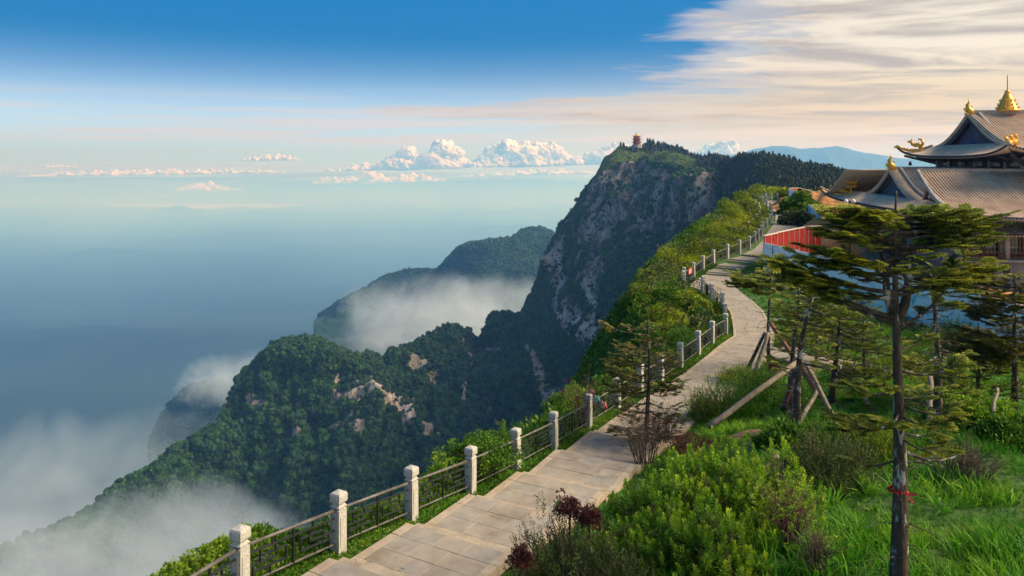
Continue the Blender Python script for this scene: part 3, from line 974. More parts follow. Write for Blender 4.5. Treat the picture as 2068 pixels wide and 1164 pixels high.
for k, xy in {15: (14.0, 39.0), 16: (14.45, 41.0), 17: (14.95, 43.4), 18: (15.1, 46.0), 19: (15.15, 48.4), 20: (15.4, 50.6), 21: (15.9, 52.8), 22: (16.4, 54.6), 23: (17.2, 55.9), 24: (18.3, 57.5), 25: (19.7, 59.1)}.items():
    RE[k] = xy
LE[19] = (12.97, 48.1)
LE[20] = (12.3, 50.4)
LE[21] = (12.75, 52.2)
Zs = A[:, 2]


def seg_info(XY, line):
    """nearest segment of a polyline: distance signed (right +), parameter index"""
    XY = np.asarray(XY, float)
    best = np.full(len(XY), 1e9)
    sg = np.zeros(len(XY))
    par = np.zeros(len(XY))
    for i in range(len(line) - 1):
        a, b = np.asarray(line[i][:2], float), np.asarray(line[i + 1][:2], float)
        d = b - a
        t = np.clip(((XY - a) @ d) / (d @ d), 0, 1)
        q = a + t[:, None] * d
        ds = np.linalg.norm(XY - q, axis=1)
        cr = d[1] * (XY[:, 0] - a[0]) - d[0] * (XY[:, 1] - a[1])
        m_ = ds < best
        best[m_] = ds[m_]
        sg[m_] = np.sign(cr[m_])
        par[m_] = i + t[m_]
    return best * sg, par


EDGE = [(-11, 3), (-8.4, 7.6), (-5.4, 11.8), (-3.2, 15.9), (-.9, 20.4), (.5, 23.3), (1.8, 26.0), (4.3, 29.6), (6.7, 33.2), (8.0, 36.2), (8.2, 40), (8.6, 45), (8.8, 49), (10.3, 54), (12.4, 59), (15.5, 64.5), (18.6, 70), (21.6, 76), (25.4, 84), (29.8, 95), (34.8, 108), (40.5, 122), (48, 140), (58, 175)]
C = [(x, y, z) for x, y, z in FP]
C += [(RE[k][0], RE[k][1], Zs[k]) for k in range(0, NFP, 2)]
C += [(RE[k][0] + perp[k][0] * 1.2, RE[k][1] + perp[k][1] * 1.2, Zs[k] + .05) for k in range(0, 15, 2)]
C += [(A[k][0] - perp[k][0] * 5, A[k][1] - perp[k][1] * 5, Zs[k] - .7) for k in range(0, 15, 2)]
C += [(3.2, 8, -6.5), (8, 8, -6.4), (14, 9, -6.6), (24, 10, -6.9), (2, 12, -6.95), (6, 12, -6.9), (11, 13, -7.0), (18, 13, -7.2), (26, 16, -7.8), (5, 17, -7.6), (9, 17, -7.35), (14, 18, -7.55), (20, 20, -8.1),
      (7, 22, -8.35), (10, 22, -8.0), (15, 23, -8.2), (22, 26, -8.9), (10, 27, -8.9), (15, 28, -8.8), (20, 31, -9.4), (13, 32, -9.3), (17, 35, -9.7), (22, 37, -10.1), (27, 36, -10.4), (16.5, 41, -9.6), (20, 45, -9.9), (17, 47, -9.1), (17, 51, -9.0),
      (19.3, 55.6, -9.1), (23, 47, -9.8), (26.6, 38, -10.35), (32, 30, -10.3), (32, 42, -10.3), (28, 48, -9.9), (24, 56, -9.3), (34, 48, -9.7), (26.7, 66, -8.9), (40, 50, -9.8), (50, 48, -10), (60, 60, -10),
      (36, 66, -8.6), (34, 78, -8.2), (40, 90, -7.6), (45, 100, -7.2), (48, 118, -6.9), (60, 100, -8), (56, 130, -7.4), (75, 110, -9), (50, 150, -8), (46, 130, -6.4),
      (9.5, 41, -9.5), (9.6, 46, -9.3), (10, 50, -9.25), (11.5, 56, -9.15), (15.2, 62, -8.4), (18, 67, -7.5), (21, 73, -6.9), (25, 82, -6.4), (29, 93, -6.0), (34, 108, -6.1), (39, 122, -6.2), (48, 140, -6.6), (55, 175, -9)]
GR = RBF([(a, b) for a, b, c in C], [c for a, b, c in C], 2e-4)
E2 = np.array(EDGE)


def in_path(XY):
    """signed: >0 inside the paved strip, metres from its edge"""
    dl, pl = seg_info(XY, LE)
    dr, pr = seg_info(XY, RE)
    return np.minimum(dl, -dr), pl


def ground_z(XY, raw=False):
    XY = np.asarray(XY, float).reshape(-1, 2)
    z = GR(XY)
    ins, par = in_path(XY)
    zp = np.interp(par, np.arange(NFP), Zs) - 0.06
    wgt = np.clip(1 + ins / 1.6, 0, 1)
    wgt = wgt * wgt * (3 - 2 * wgt)
    wgt = np.where(XY[:, 1] > 119, 0, wgt)
    P3 = np.concatenate([XY, np.zeros((len(XY), 1))], 1)
    lump = fbm(P3 / 3.1, 3, 61) * 0.16 + fbm(P3 / 0.9, 2, 62) * 0.05
    z = z + lump * (1 - wgt)
    z = z * (1 - wgt) + zp * wgt - 0.05 * (ins > -0.1)
    de, _ = seg_info(XY, E2)
    d = np.clip(-de, 0, None)
    z = z - (np.minimum(d, 3) ** 1.6 * 0.55 + np.clip(d - 3, 0, None) * 1.9) + fbm(P3 / 6.0, 3, 63) * np.clip(d, 0, 4) * .35
    return z


def gz(x, y):
    return float(ground_z([(x, y)])[0])


ys = np.concatenate([np.linspace(4, 40, 130), 40 * (178 / 40) ** np.linspace(0.004, 1, 170)])
xs_ = np.linspace(-1, 1, 260)
rows = []
XG = np.zeros((len(ys), len(xs_)))
for i, y in enumerate(ys):
    e = np.interp(y, E2[:, 1], E2[:, 0])
    xl, xr = e - 14, max(e + 30, 0.80 * y + 12)
    XG[i] = xl + (xr - xl) * (xs_ * .5 + .5)
YG = np.repeat(ys[:, None], len(xs_), 1)
ZG = ground_z(np.stack([XG.ravel(), YG.ravel()], 1)).reshape(XG.shape)


def ground_mat(t, out):
    tcn = t.new('ShaderNodeTexCoord')
    v = tcn.outputs['Object']
    n = t.noise(v, 1.6, 7, 0.65)
    n2_ = t.noise(v, 0.35, 4, 0.6)
    c = t.ramp(n, [(0.3, (0.018, 0.050, 0.008)), (0.55, (0.045, 0.11, 0.014)), (0.75, (0.10, 0.15, 0.03))])
    so = t.ramp(t.noise(v, 6, 6, 0.65), [(0.3, (0.11, 0.06, 0.03)), (0.7, (0.30, 0.18, 0.09))])
    at = t.new('ShaderNodeAttribute', attribute_name='dirt')
    f_ = t.smooth(t.m('ADD', at.outputs['Fac'], t.m('MULTIPLY', t.m('SUBTRACT', n, 0.5), 0.9)), 0.4, 0.65)
    c = t.mix(t.smooth(n2_, 0.60, 0.72, 0, .6), c, so)
    c = t.mix(f_, c, so)
    p = t.new('ShaderNodeBsdfPrincipled')
    t.put(p.inputs['Base Color'], c)
    p.inputs['Roughness'].default_value = 0.95
    bn = t.new('ShaderNodeBump')
    bn.inputs['Strength'].default_value = 0.8
    bn.inputs['Distance'].default_value = 0.06
    t.put(bn.inputs['Height'], t.noise(v, 9, 5, 0.65))
    t.l.new(bn.outputs[0], p.inputs['Normal'])
    t.l.new(p.outputs[0], out.inputs[0])


DIRT = [(4.9, 20.5, .55, .0), (7.0, 21.5, .9, 1.0), (12.3, 32.0, 1.2, 1.0), (14.6, 32.5, 1.6, 1.0), (10.2, 27.5, .5, .6), (13.2, 17.2, .8, .7), (15.6, 15.5, .7, .6), (19, 26, 1, .5)]
G2 = np.stack([XG, YG], -1).reshape(-1, 2)
dirt = np.zeros(len(G2))
for x, y, r, s in DIRT:
    dirt += s * np.exp(-((G2[:, 0] - x) ** 2 + (G2[:, 1] - y) ** 2) / r ** 2)


def site(XY):
    """inside the fenced building site: bare earth"""
    XY = np.asarray(XY)
    a = (XY[:, 0] - 19.3) * (38 - 56) - (XY[:, 1] - 56) * (26.6 - 19.3)      # beyond banner line
    right = (a < 0) & (XY[:, 0] > 20)
    b_ = (XY[:, 1] - 56) < (XY[:, 0] - 19.3) * 1.35 - 0.4
    c_ = (XY[:, 0] > 26.9) & (XY[:, 1] >= 64) & (XY[:, 1] < 118) & (XY[:, 0] > 29 + (XY[:, 1] - 80) * .40)
    return (right & b_) | c_


dirt += site(G2) * 1.0
n_ = len(xs_)
ii = np.arange(len(ys) - 1)[:, None] * n_ + np.arange(n_ - 1)[None]
o = tri_mesh('ground', np.stack([XG, YG, ZG], -1).reshape(-1, 3), np.stack([ii, ii + 1, ii + n_ + 1, ii + n_], -1).reshape(-1, 4), [mat('meadow_ground', ground_mat)], {'dirt': dirt}, smooth=True)
tag(o, kind='structure')

# ---- the paved path: slabs to the bend, then whole courses; steps where the walkway drops or climbs
path = MB()
for k in range(0, NFP - 1):
    a, b, c, d = LE[k], RE[k], RE[k + 1], LE[k + 1]
    za, zb = Zs[k] - .14, Zs[k + 1] - .14
    path.add([(a[0], a[1], za), (b[0], b[1], za), (c[0], c[1], zb), (d[0], d[1], zb)], [(0, 1, 2, 3)])
path = path.build('walkway', [M['kerb']])
tag(path, kind='structure')
STEPK = {22: 2, 23: 2, 24: 2, 25: 1, 33: 1, 35: 1, 36: 1}


def quad_slab(name, p4, z4, thick, m_, gap=0.006, bev=0.008):
    c = sum((Vector(p) for p in p4), Vector((0, 0))) / 4
    mb = MB()
    top, low, bot = [], [], []
    for p, z in zip(p4, z4):
        v = Vector(p) - c
        L = v.length
        a = c + v * (1 - (gap + bev) / L)
        b_ = c + v * (1 - gap / L)
        top.append((a.x, a.y, z))
        low.append((b_.x, b_.y, z - bev))
        bot.append((b_.x, b_.y, z - thick))
    fs = [(0, 1, 2, 3)]
    for i in range(4):
        j = (i + 1) % 4
        fs += [(i, i + 4, j + 4, j), (i + 4, i + 8, j + 8, j + 4)]
    mb.add(top + low + bot, fs)
    return mb.build(name, [m_], path)


def lerp(a, b, t):
    return a + (b - a) * t


r_ = random.Random(3)
nsl = 0
for k in range(0, NFP - 1):
    a, b, c, d = (np.array(x) for x in (LE[k], RE[k], RE[k + 1], LE[k + 1]))
    z0, z1 = Zs[k], Zs[k + 1]
    near = k < 18
    nr = 4 if near else 3
    L = np.linalg.norm((LE[k] + RE[k]) / 2 - (LE[k + 1] + RE[k + 1]) / 2)
    nr = max(2, round(L / (.62 if near else 1.2)))
    if k >= 30:
        nr = 2
    dzt = z1 - z0
    stepped = (k < 9) or (k in STEPK)

    def prof(t, k=k, z0=z0, dzt=dzt, stepped=stepped):
        if not stepped:
            return z0 + dzt * t
        if k < 9:
            return z0 + dzt * (0.25 * t)
        return z0 + dzt * 0.1 * t
    cuts = [i / nr for i in range(nr + 1)]
    zoff = [0] * nr
    if k < 9:
        cuts = [0, .23, .47, .70, .86, 1.0]
        zoff = [0, 0, 0, dzt * .40, dzt * .75]
    elif k in STEPK:
        cuts = [0, .35, .70, .85, 1.0] if STEPK[k] == 2 else [0, .4, .8, 1.0]
        zoff = [0, 0, dzt * .5, dzt * .92] if STEPK[k] == 2 else [0, 0, dzt * .92]
    for q in range(len(cuts) - 1):
        t0, t1 = cuts[q], cuts[q + 1]
        l0, l1, r0, r1 = lerp(a, d, t0), lerp(a, d, t1), lerp(b, c, t0), lerp(b, c, t1)
        zz0, zz1 = prof(t0) + zoff[q], prof(t1) + zoff[q]
        if zoff[q] and k < 9:
            zz0 = zz1 = (zz0 + zz1) / 2
        step = zoff[q] != 0
        if near:
            kw = .075
            cutx = [0, kw] + ([.5 + r_.uniform(-.08, .08)] if step else [lerp(kw, 1 - kw, .33) + r_.uniform(-.07, .07), lerp(kw, 1 - kw, .66) + r_.uniform(-.07, .07)]) + [1 - kw, 1]
        else:
            cutx = [0, 1] if k > 26 else [0, .5 + r_.uniform(-.1, .1), 1]
        for s in range(len(cutx) - 1):
            u0, u1 = cutx[s], cutx[s + 1]
            edge_ = near and (s == 0 or s == len(cutx) - 2)
            if edge_ and q % 2 == 1 and not step:
                continue
            tt1 = cuts[min(q + 2, len(cuts) - 1)] if (edge_ and not step and q + 1 < len(cuts) - 1 and zoff[q + 1] == 0) else t1
            e1l, e1r = (lerp(a, d, tt1), lerp(b, c, tt1))
            zz1e = prof(tt1) + zoff[q] if not (zoff[q] and k < 9) else zz1
            p4 = [lerp(l0, r0, u0), lerp(l0, r0, u1), lerp(e1l, e1r, u1), lerp(e1l, e1r, u0)]
            jz = r_.uniform(-.004, .004) + (0.012 if edge_ else 0)
            nm = 'step' if step else ('kerb_stone' if edge_ else 'slab')
            quad_slab(nm, p4, [zz0 + jz, zz0 + jz + r_.uniform(-.003, .003), zz1e + jz, zz1e + jz], 0.2, M['kerb'] if (edge_ or step) else (M['slab2'] if (k + s * 3 + q) % 7 < (3 if k < 7 else 1) else M['slab']))
            nsl += 1
# platform end slabs
print('slabs', nsl)

# side path on the right of the bend, earth coloured concrete
sp = MB()
pts_ = [(13.2, 36.2), (13.0, 33.9), (14.4, 32.2), (16.8, 31.2), (20, 30.6), (24, 30.2)]
for (x0, y0), (x1, y1) in zip(pts_, pts_[1:]):
    dx_, dy_ = x1 - x0, y1 - y0
    l_ = math.hypot(dx_, dy_)
    nx0, ny0 = -dy_ / l_ * .75, dx_ / l_ * .75
    q = [(x0 + nx0, y0 + ny0), (x0 - nx0, y0 - ny0), (x1 - nx0, y1 - ny0), (x1 + nx0, y1 + ny0)]
    zt = [gz(*p) + .12 for p in q]
    sp.add([(p[0], p[1], z) for p, z in zip(q, zt)] + [(p[0], p[1], z - .5) for p, z in zip(q, zt)], [(0, 1, 2, 3), (0, 4, 5, 1), (1, 5, 6, 2), (2, 6, 7, 3), (3, 7, 4, 0)])
sp = sp.build('side_path', [M['slab']])
tag(sp, kind='structure')


# ---------------------------------------------------------------- railing: carved granite posts, iron lattice between
def post_mesh():
    mb = MB()
    w_ = .225
    mb.box((0, 0, .34), (w_, w_, 1.1), tz=(.96, .96))                 # shaft from below ground
    mb.box((0, 0, .45), (w_ * .62, w_ + .014, .62))                   # raised panels on the faces
    mb.box((0, 0, .45), (w_ + .014, w_ * .62, .62))
    me = mb.build('shaft', [M['granite']])
    return me


def cap_obj():
    mb = MB()
    h = .1125
    prof = [(h * .80, .89), (h * .80, .915), (h * .98, .93), (h * 1.0, .95), (h * .72, .985), (h * .72, 1.0), (h * .95, 1.025), (h * 1.06, 1.05), (h * 1.06, 1.19), (h * .92, 1.225), (h * .25, 1.25)]
    s2 = math.sqrt(2)
    mb.lathe([(r * s2, z) for r, z in prof], n=4, smooth=False, rz=math.pi / 4)
    for a in range(4):
        an = a * math.pi / 2
        mb.box((math.cos(an) * h * 1.07, math.sin(an) * h * 1.07, 1.12), (.012 if a % 2 == 0 else h * 1.2, h * 1.2 if a % 2 == 0 else .012, .09))
    return mb.build('carved_head', [M['granite']])


shaft0, cap0 = post_mesh(), cap_obj()
COL.objects.unlink(shaft0)
COL.objects.unlink(cap0)


def make_post(parent, x, y, z, rz, hscale=1.0):
    s_ = shaft0.copy()
    s_.name = 'post'
    COL.objects.link(s_)
    s_.parent = parent
    s_.location = (x, y, z)
    s_.rotation_euler = (r_.gauss(0, .008), r_.gauss(0, .008), rz)
    c_ = cap0.copy()
    c_.name = 'carved_head'
    COL.objects.link(c_)
    c_.parent = s_
    s_.scale = (1, 1, .93 * hscale)
    return s_


def make_panel(parent, a, b, lattice=True, detail=2):
    """iron panel between two posts; a, b ground points"""
    a, b = Vector(a), Vector(b)
    d = b - a
    L = math.hypot(d.x, d.y)
    an = math.atan2(d.y, d.x)
    sl = d.z / L
    x0, x1 = .10, L - .10

    def q(u, h, off=0):
        x = x0 + (x1 - x0) * u
        return Vector((a.x + math.cos(an) * x, a.y + math.sin(an) * x, a.z + sl * x + h * .94)) + Vector((-math.sin(an) * off, math.cos(an) * off, 0))
    tr = MB().tube([q(-.02, .86), q(1.02, .86)], .032, 8).build('top_rail', [M['railtop']], parent)
    MB().tube([q(-.02, .17), q(1.02, .17)], .022, 6).build('bottom_rail', [M['railtop']], parent)
    if not lattice:
        MB().tube([q(-.02, .52), q(1.02, .52)], .02, 6).build('middle_rail', [M['iron']], parent)
        return
    mb = MB()
    mb.bar(q(.5, .17), q(.5, .86), .045, .045)
    mb.build('centre_bar', [M['iron']], parent)
    t = .032
    for s in (0, 1):
        def u(v, s=s):
            return v * .5 if s == 0 else 1 - v * .5
        lat = MB()
        # broken square spiral: outer ring open to the post, inner key
        H = [(.02, .70, .98, .70), (.16, .33, .84, .33), (.30, .57, .84, .57), (.02, .45, .62, .45)]
        for (u0, h0, u1, h1) in H:
            lat.bar(q(u(u0), h0), q(u(u1), h1), t, t)
        for (uu, h0, h1) in [(.30, .45, .70), (.84, .33, .57), (.16, .17, .45), (.62, .57, .70), (.55, .70, .86), (.98, .70, .72), (.50, .17, .33)]:
            lat.bar(q(u(uu), h0), q(u(uu), h1), t * 1.1, t * 1.1)
        lat.build('lattice', [M['iron']], parent)


FENCES = [
    (0, 16, 'railing_fence', 'granite post railing with iron lattice along the descending near walkway'),
    (16, 20, 'railing_fence', 'short iron lattice railing curving round the outer bend of the walkway'),
    (20, 27, 'railing_fence', 'granite post railing climbing beside the first broad steps past the bend'),
    (27, NFP - 1, 'railing_fence', 'far granite post railing leading up to the lookout terrace'),
]
for (k0, k1, nm, lb) in FENCES:
    root = empty(nm, tuple(A[k0]), lb, 'railing')
    off = Vector(A[k0])
    for k in range(k0, k1 + 1):
        p_ = Vector(A[k]) - off
        an = math.atan2(dirs[k][1], dirs[k][0])
        if k > k0 or k0 == 0:
            make_post(root, p_.x, p_.y, p_.z, an, 1.0 if k < 27 else 0.97)
        if k < k1:
            make_panel(root, p_, Vector(A[k + 1]) - off, lattice=k < 31)
# terrace end rail
root = empty('terrace_railing', (40.6, 117.2, -6.72), 'row of short granite posts closing the far lookout terrace', 'railing')
for i in range(7):
    x = .9 * i * 1.15
    make_post(root, x, .35 * i * .5, 0.0, .1)
    if i:
        make_panel(root, (x - 1.03, .35 * (i - 1) * .5, 0), (x, .35 * i * .5, 0), lattice=False)
# second line of posts on the outer side of the upper path
root = empty('outer_post_row', tuple(A[31]), 'outer row of white granite posts left of the stepped upper path', 'railing')
prv = None
for k in range(31, 40):
    q_ = Vector((A[k][0] - perp[k][0] * 1.5, A[k][1] - perp[k][1] * 1.5, A[k][2] - .05)) - Vector(A[31])
    make_post(root, q_.x, q_.y, q_.z, .9)
    if prv is not None:
        make_panel(root, prv, q_, lattice=False)
    prv = q_
# signs and locks on the railing
sg = MB().box((0, 0, 0), (1.15, .02, .42)).build('notice_board', [surf('red_sign', [(0.3, (0.42, 0.05, 0.04)), (0.7, (0.55, 0.10, 0.08))], 3, 3, .5)])
sg.location = (13.1, 53.75, -8.28)
sg.rotation_euler = (0, 0, math.atan2(2.9, 1.4))
tag(sg, 'small red notice board with pale lettering tied to the railing', 'sign')
wl = MB()
for (x0, x1, z) in [(-.45, .4, .09), (-.4, .3, -.01), (-.42, .1, -.11)]:
    xx = x0
    while xx < x1:
        wl.box((xx, .013, z), (.05, .004, .055))
        wl.box((xx, -.013, z), (.05, .004, .055))
        xx += .085
wl.build('lettering', [surf('pale_paint', [(0.3, (0.7, 0.66, 0.6)), (0.7, (0.8, 0.77, 0.7))], 3, 3, .6)], sg)
bg_ = MB().box((0, 0, 0), (.62, .03, .66)).build('black_board', [surf('black_board', [(0.3, (0.015, 0.015, 0.016)), (0.7, (0.03, 0.03, 0.03))], 3, 3, .5)])
bg_.location = (12.5, 46.9, -8.45)
bg_.rotation_euler = (0, 0, math.pi / 2)
tag(bg_, 'small black board fixed to the railing at the bend', 'sign')
# ---------------------------------------------------------------- cumulus banks far out, beyond the air box
def cloud_mat(t, out):
    tcn = t.new('ShaderNodeTexCoord')
    lw = t.new('ShaderNodeLayerWeight')
    lw.inputs[0].default_value = 0.5
    n = t.noise(tcn.outputs['Object'], 0.0022, 6, 0.7)
    d = t.new('ShaderNodeBsdfDiffuse')
    d.inputs[0].default_value = (0.93, 0.92, 0.92, 1)
    tr = t.new('ShaderNodeBsdfTranslucent')
    tr.inputs[0].default_value = (0.93, 0.92, 0.92, 1)
    mx = t.new('ShaderNodeMixShader')
    mx.inputs[0].default_value = 0.3
    t.l.new(d.outputs[0], mx.inputs[1])
    t.l.new(tr.outputs[0], mx.inputs[2])
    tp = t.new('ShaderNodeBsdfTransparent')
    m2 = t.new('ShaderNodeMixShader')
    f_ = t.smooth(t.m('ADD', lw.outputs['Facing'], t.m('MULTIPLY', t.m('SUBTRACT', n, 0.5), 1.1)), 0.5, 0.97)
    t.put(m2.inputs[0], f_)
    t.l.new(mx.outputs[0], m2.inputs[1])
    t.l.new(tp.outputs[0], m2.inputs[2])
    t.l.new(m2.outputs[0], out.inputs[0])


M['cloud'] = mat('cloud_vapour', cloud_mat)
ICV, ICT = ico(5)
ICV4, ICT4 = ico(4)


def cumulus(puffs, Y, seed, sq=0.8, flat=.35):
    """puffs: (px, py, radius px) of the heaps seen in the bank"""
    r = np.random.default_rng(seed)
    k = Y / F
    Vs, Ts, b = [], [], 0
    for (px, py, rad, wide) in puffs:
        c = np.array(P(px, py, Y * (1 + r.uniform(-.015, .015))))
        R_ = rad * k
        V = ICV if rad > 11 else ICV4
        T = ICT if rad > 11 else ICT4
        q = V * R_ * np.array([wide, max(1, wide * .6), 1.0])
        nz = fbm((q + c) / (R_ * .75), 5, seed, gain=.58)
        q = q * (1 + 0.30 * nz[:, None])
        low = q[:, 2] < -R_ * flat
        q[low, 2] = -R_ * flat + (q[low, 2] + R_ * flat) * .15
        Vs.append(q + c)
        Ts.append(T + b)
        b += len(V)
    o = tri_mesh('cloud', np.vstack(Vs), np.vstack(Ts), [M['cloud']], smooth=True)
    return tag(o, kind='stuff')


def bank(x0, x1, y0, y1, top, n, Y, seed, wide=1.6, rmin=.5):
    """heaps spread along a level base line, heights following top(u)"""
    r = np.random.default_rng(seed)
    pf = []
    for i in range(n):
        u = (i + r.uniform(.1, .9)) / n
        h = top(u) * r.uniform(.75, 1.1)
        y = y0 + (y1 - y0) * u
        x = x0 + (x1 - x0) * u
        rad = max(h * .5, 2)
        pf.append((x, y - rad * .35, rad, wide))
        hh = rad * 1.4
        while hh < h and rad > 3:
            rad *= r.uniform(.6, .8)
            pf.append((x + r.uniform(-.5, .5) * rad * 1.4, y - hh, rad, 1.15))
            hh += rad * 1.0
    return cumulus(pf, Y, seed)


S_ = lambda u: math.sin(math.pi * u)
bank(355, 490, 386, 384, lambda u: 3 + 13 * S_(min(1, u * 1.2)) * (u < .85), 13, 27000, 1, 2.2)
bank(632, 905, 372, 366, lambda u: 5 + 17 * S_(u) ** .6 * (.7 + .3 * math.sin(u * 19)), 22, 27500, 2, 2.0)
bank(40, 575, 358, 350, lambda u: 3 + 9 * S_(u) ** .5, 34, 30000, 3, 3.6)
bank(485, 610, 325, 324, lambda u: 4 + 9 * S_(u), 12, 34000, 4, 2.0)
bank(655, 1010, 347, 336, lambda u: 5 + 14 * S_(u) + 26 * math.exp(-((u - .44) / .07) ** 2) + 34 * math.exp(-((u - .68) / .08) ** 2), 30, 33000, 5, 1.8)
bank(880, 1250, 338, 332, lambda u: 7 + 34 * S_(min(1, u * 1.1)) ** .7 * (.75 + .25 * math.sin(u * 23)) + 22 * math.exp(-((u - .47) / .12) ** 2), 28, 42000, 6, 1.5)
bank(1180, 1290, 330, 328, lambda u: 12 + 26 * S_(u), 9, 42000, 7, 1.4)
bank(930, 1230, 358, 350, lambda u: 4 + 8 * S_(u), 22, 29000, 8, 3.0)
bank(1395, 1500, 335, 333, lambda u: 10 + 34 * S_(u) ** 1.2, 9, 42000, 9, 1.2)
bank(1500, 1720, 336, 334, lambda u: 8 + 18 * S_(u) * (.6 + .4 * math.sin(u * 17)), 18, 40000, 10, 1.6)
bank(90, 150, 338, 338, lambda u: 4 + 3 * S_(u), 5, 34000, 12, 2.4)
# level cloud sea reaching to the horizon: patchy, distance haze painted into its colour, dark nearer by, pale farther out
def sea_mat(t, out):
    at = t.new('ShaderNodeAttribute', attribute_name='cover')  # strength of the painted haze fade
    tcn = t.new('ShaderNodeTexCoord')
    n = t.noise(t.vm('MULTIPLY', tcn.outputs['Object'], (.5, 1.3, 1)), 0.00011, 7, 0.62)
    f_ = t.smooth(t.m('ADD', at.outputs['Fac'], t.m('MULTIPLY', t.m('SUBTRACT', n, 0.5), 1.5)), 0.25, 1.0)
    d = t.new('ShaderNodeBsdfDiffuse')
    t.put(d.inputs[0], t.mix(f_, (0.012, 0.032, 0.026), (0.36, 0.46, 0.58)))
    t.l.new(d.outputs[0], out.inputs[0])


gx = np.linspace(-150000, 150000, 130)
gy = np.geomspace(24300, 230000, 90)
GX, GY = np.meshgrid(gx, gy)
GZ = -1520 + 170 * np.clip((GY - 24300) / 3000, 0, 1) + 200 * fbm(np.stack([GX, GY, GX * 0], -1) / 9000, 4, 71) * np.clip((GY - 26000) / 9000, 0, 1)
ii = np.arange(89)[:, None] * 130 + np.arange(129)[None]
o = tri_mesh('cloud_sea', np.stack([GX, GY, GZ], -1).reshape(-1, 3), np.stack([ii, ii + 1, ii + 131, ii + 130], -1).reshape(-1, 4), [mat('cloud_sea', sea_mat)], {'cover': np.clip((GY - 25000) / 50000, 0, 1).ravel() ** .7}, smooth=True)  # 'cover' pales the colour with distance, standing in for haze
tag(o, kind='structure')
# ---------------------------------------------------------------- temple hall with two-tiered grey tile roofs
M['tile'] = surf('grey_roof_tile', [(0.3, (0.43, 0.30, 0.205)), (0.55, (0.60, 0.44, 0.315)), (0.8, (0.73, 0.57, 0.42))], 1.4, 7, 0.75, 0.3, 14, second=(0.35, (0.40, 0.29, 0.20), 0.5, 0.75))
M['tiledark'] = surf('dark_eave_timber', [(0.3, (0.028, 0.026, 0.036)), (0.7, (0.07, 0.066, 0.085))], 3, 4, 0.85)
M['gable'] = surf('purple_gable_board', [(0.3, (0.050, 0.040, 0.085)), (0.7, (0.085, 0.07, 0.13))], 2, 4, 0.8)
M['gable2'] = surf('slate_gable_board', [(0.3, (0.035, 0.055, 0.085)), (0.7, (0.06, 0.085, 0.115))], 2, 4, 0.8)
M['ridge'] = surf('ridge_mortar', [(0.3, (0.20, 0.185, 0.17)), (0.7, (0.42, 0.39, 0.36))], 5, 5, 0.85)
M['gold'] = surf('gilt', [(0.3, (0.62, 0.27, 0.02)), (0.7, (0.90, 0.48, 0.04))], 5, 4, 0.35, 0.3, 20, spec=0.7, metallic=0.35)
M['plaster'] = surf('grey_plaster', [(0.3, (0.19, 0.18, 0.165)), (0.7, (0.31, 0.295, 0.27))], 1.2, 6, 0.9, second=(3, (0.13, 0.12, 0.10), 0.58, 0.74))
M['redwood'] = surf('red_brown_wood', [(0.3, (0.085, 0.030, 0.015)), (0.7, (0.20, 0.075, 0.035))], 4, 5, 0.7)
M['lattice'] = surf('pale_window_lattice', [(0.3, (0.25, 0.24, 0.22)), (0.7, (0.42, 0.40, 0.36))], 5, 4, 0.8)
M['glassd'] = surf('dark_window_glass', [(0.3, (0.015, 0.017, 0.02)), (0.7, (0.035, 0.035, 0.035))], 2, 3, 0.15, spec=0.7)
M['stone'] = surf('pale_column', [(0.3, (0.30, 0.25, 0.19)), (0.7, (0.46, 0.39, 0.30))], 3, 5, 0.85)

TA = math.radians(8)
TU = Vector((math.cos(TA), -math.sin(TA), 0))       # along the facade, to the right
TV = Vector((math.sin(TA), math.cos(TA), 0))        # away from the camera
TO = Vector((30.6, 50.4, 0))
TM = Matrix(((TU.x, TV.x, 0, TO.x), (TU.y, TV.y, 0, TO.y), (0, 0, 1, 0), (0, 0, 0, 1)))


def W(u, v, z):
    return TO + TU * u + TV * v + Vector((0, 0, z))


TB = 'temple_hall'
temple = empty(TB, W(0, 0, -10.2), 'large grey tiled temple hall with gilded ridge ornaments behind the firs', 'temple')
T0 = Vector(W(0, 0, -10.2))


def TBuild(mb, name, mats, parent=None, kind=None):
    o = mb.build(name, mats, parent or temple)
    me = o.data
    me.transform(Matrix.Translation(-T0))
    if kind:
        o['kind'] = kind
    return o


def curve(z0, z1, t, sag=.22):
    """concave roof line from eave (t=0) to top (t=1)"""
    return z0 + (z1 - z0) * t - sag * (z1 - z0) * math.sin(math.pi * t) * (1 - .35 * t)


def slope(name, fn, ua, ub, n, m_rows, rib, hipf=None, parent=None, rr=.07):
    """fn(u, t)->point; a base sheet and round tile rows running up it. ua/ub(t) = side limits"""
    mb = MB()
    rows = []
    for i in range(m_rows + 1):
        t = i / m_rows
        a, b_ = ua(t), ub(t)
        rows.append([fn(a + (b_ - a) * j / n, t) for j in range(n + 1)])
    mb.sheet(rows, 0, thick=(0, 0, -.16))
    base = TBuild(mb, name, [M['tile']], parent)
    tb = MB()
    lo, hi = min(ua(0), ua(1)), max(ub(0), ub(1))
    k = 0
    u = lo + rib / 2
    while u < hi:
        ts = [i / 26 for i in range(27) if ua(i / 26) - .01 <= u <= ub(i / 26) + .01]
        if len(ts) >= 2:
            pts = [fn(u, t) + Vector((0, 0, .045)) for t in ts]
            tb.tube(pts, rr, 5, cap=True)
        u += rib
        k += 1
    TBuild(tb, 'tile_rows', [M['tile']], base, 'stuff')
    # round tile ends along the eave
    te = MB()
    u = ua(0) + rib / 2
    while u < ub(0):
        te.box(fn(u, 0) + Vector((0, 0, -.02)), (.13, .13, .17))
        u += rib
    TBuild(te, 'eave_tiles', [M['tiledark']], base, 'stuff')
    return base


